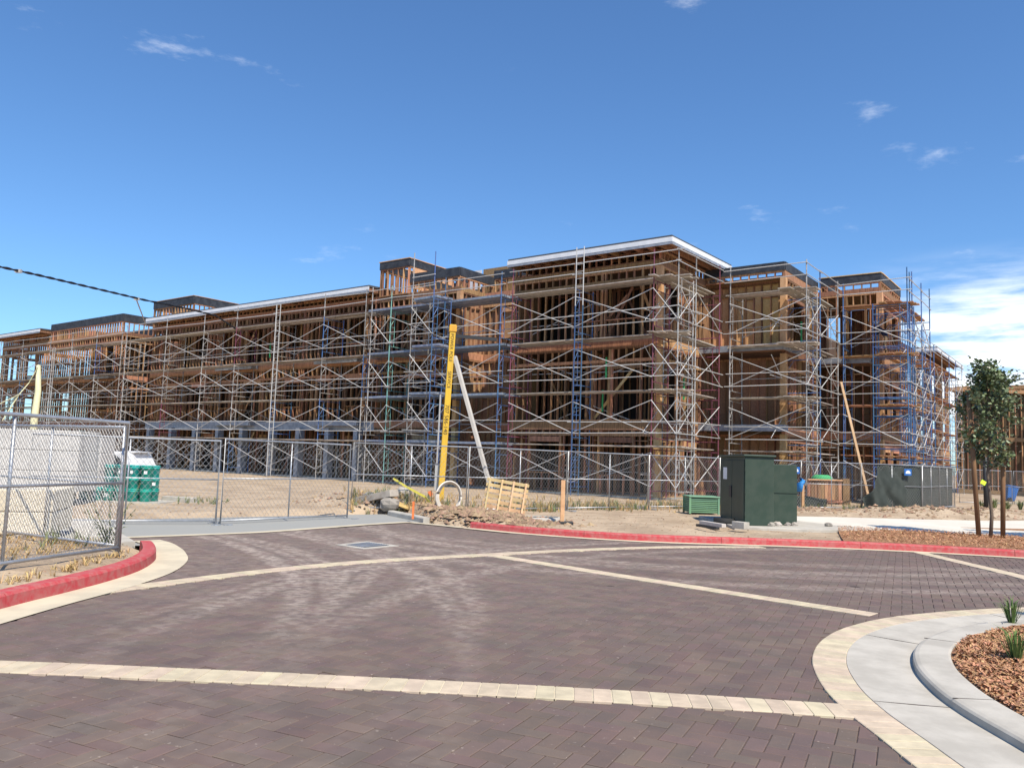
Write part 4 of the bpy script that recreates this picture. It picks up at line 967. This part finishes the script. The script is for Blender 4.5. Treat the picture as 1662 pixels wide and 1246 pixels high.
fl = thing('marker_flag', 'small orange marker flag on a stake beside the yellow pole', 'flag', at(700, 825, 22)); q = at(700, 795, 22); MB().tube([at(702, 826, 22), q], .012, 5).build('stake', 'stake', fl); MB().poly([q, q + Vector((-.1, 0, -.06)), q + Vector((-.02, .0, -.18)), q + Vector((.05, 0, -.12))]).build('flag', 'orange_flag', fl)
sk = at(670, 843, 19.6); tag(MB().box((sk.x, sk.y, .30), (.05, .05, .42)).build('survey_stake', 'orange_flag'), 'short orange survey stake at the end of the grey kerb', 'stake')
# covered standpipe and formwork
sp = at(1303, 829, 30.6); hy = thing('standpipe', 'wooden stake with blue wrapped pipe head in front of the fence', 'standpipe', (sp.x, sp.y, .08)); MB().box((sp.x, sp.y, .55), (.09, .09, .9)).build('stake', 'new_wood', hy); MB().tube([(sp.x - .12, sp.y, .75), (sp.x - .13, sp.y, 1.05), (sp.x - .05, sp.y, 1.14), (sp.x + .06, sp.y, 1.1)], [.1, .15, .15, .08], 10).build('blue_wrap', 'blue_tarp', hy, smooth=True)
fb = thing('formwork_box', 'timber formwork box of upright boards behind the fence', 'formwork', (at(1340, 826, 32.5).x, 32.5, .1)); f0, f1 = at(1310, 826, 32.6), at(1366, 826, 32.9); f0.z = f1.z = 0
for k in range(10):
    p = f0.lerp(f1, (k + .5) / 10); MB().box((p.x, p.y, .72), (.125, .03 + .02 * (k % 2), 1.0)).build('board', 'stud', fb)
MB().bar(Vector((f0.x, f0.y - .05, 1.20)), Vector((f1.x, f1.y - .05, 1.20)), .10, .05).build('top_rail', 'new_wood', fb); e = f1 + Vector((.22, .3, 0)); MB().box((e.x, e.y, .75), (.28, .5, 1.06)).build('end_board', 'stud', fb)
MB().bar(Vector((f0.x, f0.y - .04, .35)), Vector((f1.x, f1.y - .04, .35)), .06, .09).build('bottom_rail', 'stud', fb)
tpz = thing('timber_prop', 'long new timber leaning against the scaffold of the balcony bay', 'timber', at(1412, 812, 33)); MB().bar(at(1365, 620, 35.6), at(1411, 813, 33.0), .10, .06).build('timber', 'prop_wood', tpz)
gw = at(1334, 778, 34); tag(MB().lathe([(.28, 0), (.42, .12), (.42, .30), (.25, .40)], (gw.x, gw.y, gw.z - .2), 14).build('green_bin', 'green_mark', smooth=True), 'bright green tub seen through the mesh behind the formwork', 'tub')
# orange boards stacked, water pipe at the drive etc.
# ------------------------------------------------------------------ left side of the entrance
bk = MB(); bk.lathe([(.125, 0), (.132, .004), (.142, .25), (.150, .255), (.150, .275), (.146, .28), (.146, .30), (.155, .305), (.155, .325), (.14, .33)], n=18); bme = bk.mesh('pail', 'teal_plastic', True)
lme = MB().box((0, 0, 0), (.004, .085, .085)).mesh('label', 'label_white'); hme = MB().tube([(.15 * cos(a) * 1.02, .15 * sin(a) * 1.02, .25 - .10 * sin(a)) for a in [pi * k / 8 for k in range(9)]], .004, 4).mesh('handle', 'dark_metal')
b0 = at(150, 818, 22.0); cols = []
for r in range(2):
    for c in range(6):
        hgt = 3 if c >= 2 else 1
        for k in range(hgt):
            x = -11.48 + c * .335 + random.uniform(-.008, .008) + r * .05; y = 22.0 + r * .34 + random.uniform(-.02, .02) - c * .005; z = .13 + k * .315
            o = inst('bucket', bme, None, (x, y, z), (0, 0, random.uniform(0, 6))); wl_ = random.random() < .35; lv = 'single' if hgt == 1 else ('bottom', 'middle', 'topmost')[k if k < 2 or hgt == 3 else 2]; tag(o, ('%s teal plastic pail' % lv) + (' of its stack' if hgt > 1 else ' standing low') + (', white label' if wl_ else ', no label') + (', on the gate side' if r == 0 else ', on the building side'), 'bucket', 'teal pails stacked by the gate')
            ho = inst('handle', hme, o, (0, 0, 0)); ho.matrix_parent_inverse = Matrix(); ho.rotation_euler = (0, 0, random.uniform(0, 6))
            if wl_:
                la = -pi / 2 - o.rotation_euler.z + random.uniform(-.5, .5); lo = inst('label', lme, o, (.146 * cos(la), .146 * sin(la), .15), (0, 0, la)); lo.matrix_parent_inverse = Matrix()
tag(MB().prism([(-11.8, 21.75), (-9.3, 21.7), (-9.2, 23.1), (-11.8, 23.1)], .06, .125).build('pail_slab', 'concrete'), 'thin concrete slab under the teal pails', 'slab')
# low concrete wheel stop right of the pails
wsp, wsq = at(267, 811, 23), at(315, 815, 22.6); wsp.z = wsq.z = .16; tag(MB().bar(wsp, wsq, .25, .16).build('concrete_stop', 'concrete', bevel=.015), 'low pale concrete block beside the teal pails', 'concrete block')
# wrapped board stacks
def stack(label, poly, z0, z1, m, layers):
    o = thing('board_stack', label, 'stack', (poly[0][0], poly[0][1], 0)); h = (z1 - z0) / layers
    for k in range(layers): MB().prism([(p[0] + random.uniform(-.01, .01), p[1]) for p in poly], z0 + k * h, z0 + (k + 1) * h - .008).build('wrapped_bundle', m, o, bevel=.02)
    for k in range(4):
        x = poly[0][0] + (poly[1][0] - poly[0][0]) * (k + .5) / 4; MB().box((x, (poly[0][1] + poly[2][1]) / 2, z0 / 2 + .04), (.10, 1.2, max(.05, z0 - .09))).build('dunnage', 'grey_wood', o)
    return o
stack('tall pale grey wrapped board stack behind the printed lumber pack', [(-15.2, 19.8), (-10.75, 20.2), (-10.85, 21.4), (-15.2, 21.1)], .42, 1.94, 'wrap_grey', 3)
stack('narrow pale grey wrapped stack between the car and the gate', [(-12.5, 23.6), (-11.95, 23.65), (-12.0, 24.6), (-12.6, 24.6)], .30, 1.90, 'wrap_grey', 3)
lp = stack('low cream wrapped lumber pack with printed lettering and purple logo behind the near fence', [(-10.6, 12.2), (-7.35, 13.15), (-7.8, 14.6), (-11.0, 13.7)], .14, .86, 'lumber_wrap', 2)
ldv = Vector((3.25, .95, 0)).normalized(); lnv = Vector((ldv.y, -ldv.x, 0)); LM = Matrix((ldv, Vector((0, 0, 1)), lnv)).transposed()
for body, u, z, sz in (('SUMMIT', 2.25, .26, .12),): text(body, sz, Vector((-10.6, 12.2, 0)) + ldv * u + lnv * .012 + Vector((0, 0, z)), LM, 'black_letter', lp, depth=.001)
pg = MB(); base = Vector((-10.6, 12.2, 0)) + lnv * .010
pg.poly([base + ldv * u + Vector((0, 0, z)) for u, z in ((1.9, .36), (2.1, .31), (2.3, .40), (2.55, .44), (2.5, .52), (2.25, .50), (2.05, .54), (2.0, .46))]); pg.build('printed_logo', 'purple_ink', lp)
# white estate car
car = thing('parked_car', 'white estate car parked behind the teal pails, tail towards the gate', 'car', (-13, 26.5, 0)); CXc, CYc = -11.85, 26.6
def carbody(prof, y0, y1, name, m, bev=.05):
    b = MB(); n = len(prof)
    for y in (y0, y1):
        for x, z in prof: b.v.append((CXc + x, CYc + y, z))
    b.f.append(list(range(n))); b.f.append(list(range(n, 2 * n))[::-1])
    for k in range(n): b.f.append([k, (k + 1) % n, n + (k + 1) % n, n + k][::-1])
    return b.build(name, m, car, bevel=bev)
bo = carbody([(-4.3, .35), (-.08, .35), (0, .55), (.0, .78), (-.06, .93), (-3.1, .95), (-4.1, .82), (-4.35, .6)], -.88, .88, 'body', 'car_white')
carbody([(-.02, .94), (-.26, 1.36), (-.40, 1.42), (-2.2, 1.42), (-2.5, 1.36), (-3.2, .95)], -.76, .76, 'cabin', 'car_white', .06)
carbody([(-.12, 1.42), (-.6, 1.45), (-.6, 1.40), (-.2, 1.39)], -.6, .6, 'roof_spoiler', 'car_white', .01)
carbody([(-.50, 1.0), (-.58, 1.2), (-.72, 1.32), (-1.25, 1.33), (-1.25, 1.0)], -.772, -.74, 'rear_side_window', 'car_glass', 0); carbody([(-1.33, 1.0), (-1.33, 1.32), (-2.15, 1.31), (-2.3, 1.0)], -.772, -.74, 'side_window', 'car_glass', 0)
rw = MB(); rw.poly([(CXc - .10, CYc - .6, .99), (CXc - .10, CYc + .6, .99), (CXc - .37, CYc + .5, 1.31), (CXc - .37, CYc - .5, 1.31)]); rw.build('rear_window', 'car_glass', car)
for y in (-.8, .8): MB().box((CXc - .05, CYc + y, .82), (.16, .18, .16)).build('tail_light', 'red_light', car, bevel=.02)
for x in (-.8, -3.5):
    for y in (-.80, .80):
        wl = MB().tube([(CXc + x, CYc + y - .1, .31), (CXc + x, CYc + y + .1, .31)], .31, 20).build('wheel', 'rubber', car); MB().tube([(CXc + x, CYc + y - .115, .31), (CXc + x, CYc + y + .115, .31)], .19, 14).build('rim', 'galv', wl)
# pale chute hanging from the scaffold
ch = thing('fabric_chute', 'pale yellow fabric chute with guy straps hanging off the far scaffold', 'chute', at(54, 700, 60)); T = at(63, 593, 60); Bq = at(53, 715, 58.5)
MB().tube([T, T.lerp(Bq, .35) + Vector((.1, 0, 0)), T.lerp(Bq, .7), Bq], [.15, .22, .26, .27], 8).build('sleeve', 'strap_yellow', ch, smooth=True)
for k, (x, y) in enumerate(((0, 655), (-2, 668), (-4, 680), (4, 682))):
    q = at(x, y, 52); mid = at(31, 640, 57); MB().tube([T, T.lerp(mid, .5) + Vector((0, 0, -.25)), mid, q], .035, 5).build('strap', 'strap_yellow', ch)
# overhead service cable
cb = thing('service_cable', 'twisted black overhead cable sagging to the scaffold at the wing roof', 'cable', at(380, 530, 50)); cps = [at(x, y, Y) for x, y, Y in ((-700, 285, 20), (-300, 360, 26), (0, 433, 33), (60, 446, 35), (120, 460, 37.5), (180, 474, 40), (235, 487, 43), (300, 500, 47), (350, 512, 50), (385, 535, 51.5))]
for k in range(2):
    pts = []
    for i in range(len(cps) - 1):
        for j in range(12): t = j / 12; an = (i * 12 + j) * .9 + k * pi; pts.append(cps[i].lerp(cps[i + 1], t) + Vector((0, cos(an), sin(an))) * .03)
    MB().tube(pts, .033, 6).build('strand', 'cable', cb, smooth=True)
MB().tube([at(222, 488, 42.5), at(238, 530, 56)], .035, 5).build('tie', 'galv', cb)
for x, y, Y in ((30, 440, 34), (222, 485, 42.4)): MB().box(at(x, y, Y), (.25, .14, .14)).build('clamp', 'galv', cb)
c2 = thing('overhead_wire', 'thin dark wire dropping past the street tree to the far building', 'wire', at(1612, 627, 60)); MB().tube([at(1606, 629, 62), at(1640, 620, 58), at(1670, 612, 54), at(1760, 585, 45)], .04, 5).build('wire', 'cable', c2)
# ------------------------------------------------------------------ right background
fb2 = thing('far_building', 'second timber framed building with bare plywood roof beyond the street trees', 'building', (48, 76, 0))
def far_wall(p, q, z0, z1, name='wall'):
    p, q = Vector((*p, 0)), Vector((*q, 0)); d = (q - p); n = int(d.length / .45); m = MB()
    for k in range(n + 1): c = p.lerp(q, k / n); m.box((c.x, c.y, (z0 + z1) / 2), (.06, .12, z1 - z0))
    o = m.build('stud_row', 'stud', fb2, kind='stuff')
    for z in (z0, (z0 + z1) / 2, z1): MB().bar(Vector((p.x, p.y, z)), Vector((q.x, q.y, z)), .16, .35).build('rim_board', 'osb', fb2)
    nn = Vector((d.y, -d.x, 0)).normalized() * -.3; MB().bar(p + nn + Vector((0, 0, (z0 + z1) / 2)), q + nn + Vector((0, 0, (z0 + z1) / 2)), .03, z1 - z0 - .1).build('sheathing', 'subfloor', fb2)
far_wall((41.5, 75), (46.0, 71.5), .1, 9.6); far_wall((46.2, 71.7), (60, 84), .1, 6.6)
m = MB(); p = [Vector(v) for v in ((40.8, 75, 9.7), (46.4, 70.9, 9.2), (62, 84.5, 8.2), (56, 90, 8.8))]; m.poly(p); m.poly([v - Vector((0, 0, .3)) for v in p][::-1])
for k in range(4): m.poly([p[k], p[k] - Vector((0, 0, .3)), p[(k + 1) % 4] - Vector((0, 0, .3)), p[(k + 1) % 4]])
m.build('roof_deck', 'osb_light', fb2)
o2 = (46.5, 69.6, 0); scaffold('scaffold in front of the second building beyond the street trees', o2, radians(41), [0, 3.5, 7, 10.5, 14], lifts=4, seed=15, colors={i: 'galv' for i in range(5)})
# dark post with yellow tag, blue cart, potted shrubs
bp = at(1601, 836, 31.5); po = thing('lamp_base_post', 'dark slim post with yellow green tag on a footing past the sidewalk', 'post', (bp.x, bp.y, .13)); MB().tube([(bp.x, bp.y, .13), (bp.x, bp.y, 2.3)], .085, 12).build('post', 'dark_metal', po, smooth=True); MB().box((bp.x - .02, bp.y, .18), (.5, .4, .09)).build('footing', 'concrete', po, bevel=.02); MB().box((bp.x - .16, bp.y - .11, 1.32), (.2, .02, .16), Matrix.Rotation(.5, 3, 'Y')).build('tag', 'hivis', po)
bc = at(1637, 806, 50); bc.z = 0; cart = thing('wheeled_bin', 'blue wheeled bin standing by the background fence', 'bin', (bc.x, bc.y, 0)); RB2 = Matrix.Rotation(.14, 3, 'Y')
cbm = MB(); i = 0
for zz, r in ((0, .24), (.85, .34)):
    for sx, sy in ((-1, -1), (1, -1), (1, 1), (-1, 1)): cbm.v.append(tuple(Vector((bc.x, bc.y, .10)) + RB2 @ Vector((sx * r, sy * r, zz))))
cbm.f += [[3, 2, 1, 0], [4, 5, 6, 7]] + [[k, (k + 1) % 4, 4 + (k + 1) % 4, 4 + k] for k in range(4)]; cbm.build('tub', 'blue_plastic', cart, bevel=.03)
MB().box(Vector((bc.x, bc.y, .10)) + RB2 @ Vector((0, 0, .90)), (.76, .74, .07), RB2).build('lid', 'blue_plastic', cart, bevel=.02)
for y in (-.28, .28): MB().tube([(bc.x - .1, bc.y + y - .03, .16), (bc.x - .1, bc.y + y + .03, .16)], .15, 12).build('wheel', 'rubber', cart)

# ------------------------------------------------------------------ plants
def blades(mb, x, y, z, n, h, spread, w=.010, bend=.5):
    for _ in range(n):
        an = random.uniform(0, 2 * pi); l = h * random.uniform(.55, 1.1); o = spread * random.uniform(.15, 1); d = Vector((cos(an), sin(an), 0)); s = Vector((-sin(an), cos(an), 0)) * w
        b = Vector((x, y, z)) + d * random.uniform(0, spread * .15); m = b + d * o * .35 + Vector((0, 0, l * .62)); e = b + d * o + Vector((0, 0, l * (1 - bend * .3)))
        i = len(mb.v); mb.v += [tuple(b - s), tuple(b + s), tuple(m + s * .8), tuple(m - s * .8), tuple(e)]; mb.f += [[i, i + 1, i + 2, i + 3], [i + 3, i + 2, i + 4]]
def isl_z(x, y):
    e = min(1, dist_poly(x, y, ipoly) / .6); return .07 + .06 * e
for k, (px_, py_, Y, n, h) in enumerate(((1643, 1022, 8.6, 34, .34), (1650, 1100, 6.7, 26, .36), (1700, 1005, 9.3, 40, .6), (1745, 1060, 7.7, 40, .6))):
    p = at(px_, py_, Y); m = MB(); blades(m, p.x, p.y, isl_z(p.x, p.y) - .01, n * 2, h, .26, .0055, .9); tag(m.build('grass_tuft', 'grass'), ('strappy green tuft in the island mulch close to the far kerb', 'strappy green tuft standing alone in the middle of the island mulch', 'tall strappy clump at the far side of the island', 'tall strappy clump deeper in the island bed')[k], 'plant')
wd, sw_ = MB(), MB()
def weeds(n, x0, x1, y0, y1, hmin, hmax, mb, cond=None, w=.008):
    for _ in range(n):
        x, y = random.uniform(x0, x1), random.uniform(y0, y1)
        if cond and not cond(x, y): continue
        blades(mb, x, y, gz(x, y) - .01, random.randint(4, 9), random.uniform(hmin, hmax), .14, w)
fence_line = [Vector((*p, 0)) for p in FP]
for k in range(7):
    a, b = fence_line[k], fence_line[k + 1]; nn = (90 if k < 4 else 25)
    for _ in range(nn * 3):
        t = random.random(); p = a.lerp(b, t); off = random.gauss(.5, .6); d = (b - a).normalized(); p = p + Vector((-d.y, d.x, 0)) * off
        if noise.noise(p * .5) > -.15: blades(wd if random.random() < .55 else sw_, p.x, p.y, gz(p.x, p.y) - .01, random.randint(4, 9), random.uniform(.12, .42), .16, .008)
inleft = lambda x, y: not inside(x, y, DRIVE) and not inside(x, y, PLAZA) and dist_poly(x, y, LEFT_KERB) > .35
weeds(4200, -11, -5.2, 5, 13.5, .04, .16, sw_, inleft, .005); weeds(40, -9.5, -6.4, 11, 14, .08, .25, wd, inleft)
weeds(30, -7.0, -5.9, 12.0, 13.0, .1, .35, wd, inleft); weeds(26, -9.0, -7.9, 22.0, 23.4, .08, .3, wd); weeds(260, -5.5, 6, 26, 32, .1, .35, sw_)
wd.build('weeds', 'weed', kind='stuff'); sw_.build('dry_grass', 'straw', kind='stuff')
# tall weed by the kerb end
tw = thing('tall_weed', 'leggy green weed with seed heads growing at the end of the red kerb', 'plant', (-5.95, 12.25, .1)); ws = MB(); wl = MB()
for k in range(9):
    an = random.uniform(0, 6.28); h = random.uniform(.45, .95); e = Vector((-5.95 + .38 * cos(an), 12.25 + .3 * sin(an), .1 + h)); b = Vector((-5.95, 12.25, .1)); pts = [b, b.lerp(e, .5) + Vector((0, 0, .06)), e]; ws.tube(pts, [.007, .005, .003], 4)
    for j in range(26):
        t = random.uniform(.08, 1); p = b.lerp(e, t); d = Vector((random.uniform(-1, 1), random.uniform(-1, 1), random.uniform(-.2, .7))).normalized() * random.uniform(.05, .13) * (1.15 - t * .8); s = d.cross(Vector((0, 0, 1))).normalized() * d.length * .25; wl.poly([p, p + d * .5 + s, p + d, p + d * .5 - s])
ws.build('stems', 'weed', tw, kind='stuff'); wl.build('leaves', 'weed', tw, kind='stuff')
# street trees
def tree(label, base, h, crown0, rx, nleaf, seed, lean=(0, 0)):
    rd = random.Random(seed); t = thing('street_tree', label, 'tree', base, 'young street trees'); B = Vector(base); top = B + Vector((lean[0], lean[1], h)); tr = MB()
    pts = [B + (top - B) * k / 8 + Vector((.03 * sin(k * 1.7), .03 * cos(k * 2.1), 0)) * min(1, k) for k in range(9)]; tr.tube(pts, [.045 - .0045 * k for k in range(9)], 7); tips = []
    for k in range(26):
        f = crown0 / h + (1 - crown0 / h) * (k + .5) / 26 * .92; p = B + (top - B) * f; an = k * 2.4 + rd.uniform(-.4, .4); prof = max(.25, sin(pi * min(1, .18 + .80 * (f - crown0 / h) / (1 - crown0 / h))) ) 
        l = rx * prof * rd.uniform(.75, 1.15); e = p + Vector((cos(an) * l, sin(an) * l, l * rd.uniform(.9, 1.5))); tr.tube([p, p.lerp(e, .5) + Vector((0, 0, -.04)), e], [.014, .009, .004], 5); tips += [(p.lerp(e, q), rd.uniform(.06, .13)) for q in (.45, .7, .9, 1.02) if rd.random() < .85]
    for (dx, dy, hh) in ((-.16, .05, .16), (.10, -.04, .10), (.34, .1, -.45)):   # leading shoots
        e = top + Vector((dx, dy, hh)); q = top + Vector((dx * .2, dy * .2, -.9)); tr.tube([q, q.lerp(e, .5), e], [.012, .008, .003], 5); tips += [(q.lerp(e, f), .085) for f in (.5, .7, .85, 1.0)]
    tr.build('trunk', 'bark', t, smooth=True); lf = MB()
    for _ in range(nleaf):
        c, s = rd.choice(tips); p = c + Vector((rd.gauss(0, s), rd.gauss(0, s), rd.gauss(0, s * .9))); d = Vector((rd.uniform(-1, 1), rd.uniform(-1, 1), rd.uniform(-.9, .5))).normalized() * rd.uniform(.07, .125); n = Vector((rd.uniform(-1, 1), rd.uniform(-1, 1), rd.uniform(.2, 1.2))); sd_ = d.cross(n).normalized() * d.length * .42
        lf.poly([p - d * .5, p + sd_ * .9 - d * .05, p + d * .5, p - sd_ * .9 - d * .05])
    lf.build('crown', 'leaf', t, kind='stuff'); return t
t1 = at(1608, 880, 19.4); tree('young leafy tree tied between two brown stakes in the mulch strip', (t1.x, t1.y, .13), 4.05, 1.55, .58, 4300, 3)
tree('second young tree in the mulch strip beyond the staked tree towards the street', (14.0, 18.6, .13), 3.7, 1.5, .8, 5500, 5)
for k, (xb, xt, yt) in enumerate(((1589, 1572, 640), (1628, 1628, 655))):
    b = at(xb, 881, 19.3 + .1 * k); tq = at(xt, yt if k == 0 else 700, 19.5); b.z = .12
    tag(MB().tube([b, tq], .055, 10).build('tree_stake', 'stake', smooth=True), ('leaning round brown stake on the cabinet side of the street tree', 'upright round brown stake on the open side of the street tree')[k], 'stake', 'tree stakes')
sh = MB()
for k in range(16):
    x, y = 21.5 + k * .62 + random.uniform(-.2, .2), 36.5 + k * .35 + random.uniform(-.3, .3)
    m = MB(); blades(m, x, y, .05, 45, random.uniform(.45, .7), .38, .02); tag(m.build('shrub', 'weed'), 'small grey green shrub in the planted row before the background fence', 'shrub', 'shrub row before the background fence')
# ------------------------------------------------------------------ worker on the scaffold
def worker():
    base = st_(-5.75, 10.75, 7.15); wk = thing('person', 'person in dark navy shirt and white hard hat bending over on the scaffold deck', 'person', base)
    J = {'pel': (0, 0, .88), 'spi': (.10, 0, 1.08), 'che': (.26, 0, 1.24), 'nec': (.36, 0, 1.36), 'hea': (.44, 0, 1.46), 'hd2': (.48, 0, 1.52), 'hl': (0, .10, .86), 'kl': (.08, .12, .48), 'al': (-.02, .12, .08), 'fl': (.14, .12, .03), 'hr': (0, -.10, .86), 'kr': (.14, -.12, .50), 'ar': (.0, -.13, .08), 'fr': (.16, -.13, .03),
         'sl': (.28, .19, 1.26), 'el': (.42, .24, 1.03), 'wl': (.60, .18, .95), 'ml': (.68, .16, .93), 'sr': (.28, -.19, 1.26), 'er': (.46, -.24, 1.06), 'wr': (.64, -.18, 1.02), 'mr': (.72, -.16, 1.0)}
    E_ = [('pel', 'spi'), ('spi', 'che'), ('che', 'nec'), ('nec', 'hea'), ('hea', 'hd2'), ('pel', 'hl'), ('hl', 'kl'), ('kl', 'al'), ('al', 'fl'), ('pel', 'hr'), ('hr', 'kr'), ('kr', 'ar'), ('ar', 'fr'), ('che', 'sl'), ('sl', 'el'), ('el', 'wl'), ('wl', 'ml'), ('che', 'sr'), ('sr', 'er'), ('er', 'wr'), ('wr', 'mr')]
    Rr = {'pel': .15, 'spi': .14, 'che': .16, 'nec': .06, 'hea': .10, 'hd2': .09, 'hl': .10, 'kl': .07, 'al': .05, 'fl': .045, 'hr': .10, 'kr': .07, 'ar': .05, 'fr': .045, 'sl': .075, 'el': .05, 'wl': .035, 'ml': .04, 'sr': .075, 'er': .05, 'wr': .035, 'mr': .04}
    ks = list(J); me = bpy.data.meshes.new('body'); me.from_pydata([J[k] for k in ks], [(ks.index(a), ks.index(b)) for a, b in E_], []); o = bpy.data.objects.new('body', me); COL.objects.link(o)
    o.modifiers.new('skin', 'SKIN'); o.modifiers.new('sub', 'SUBSURF').levels = 1
    for k, v in zip(ks, me.skin_vertices[0].data): v.radius = (Rr[k], Rr[k]); v.use_root = (k == 'pel')
    bpy.context.view_layer.update(); m2 = bpy.data.meshes.new_from_object(o.evaluated_get(bpy.context.evaluated_depsgraph_get())); COL.objects.unlink(o); bpy.data.objects.remove(o)
    m2.materials.clear()
    for q in ('navy_cloth', 'tan_cloth', 'skin', 'rubber'): m2.materials.append(MATS[q])
    for p in m2.polygons:
        c = p.center; p.use_smooth = True
        p.material_index = 3 if c.z < .12 else 1 if c.z < .92 and abs(c.y) < .2 and c.x < .3 else 2 if (c.x > .52 or c.z > 1.36) else 0
    ob = bpy.data.objects.new('body', m2); COL.objects.link(ob); par(ob, wk); ob.matrix_basis = Matrix.Translation(base) @ Matrix.Rotation(radians(150), 4, 'Z')
    ht = MB().lathe([(.17, 0), (.135, .015), (.13, .06), (.09, .12), (.02, .14)], n=14).build('hard_hat', 'label_white', wk, smooth=True); ht.matrix_basis = Matrix.Translation(base) @ Matrix.Rotation(radians(150), 4, 'Z') @ Matrix.Translation((.47, 0, 1.56)) @ Matrix.Rotation(.35, 4, 'Y')
worker()
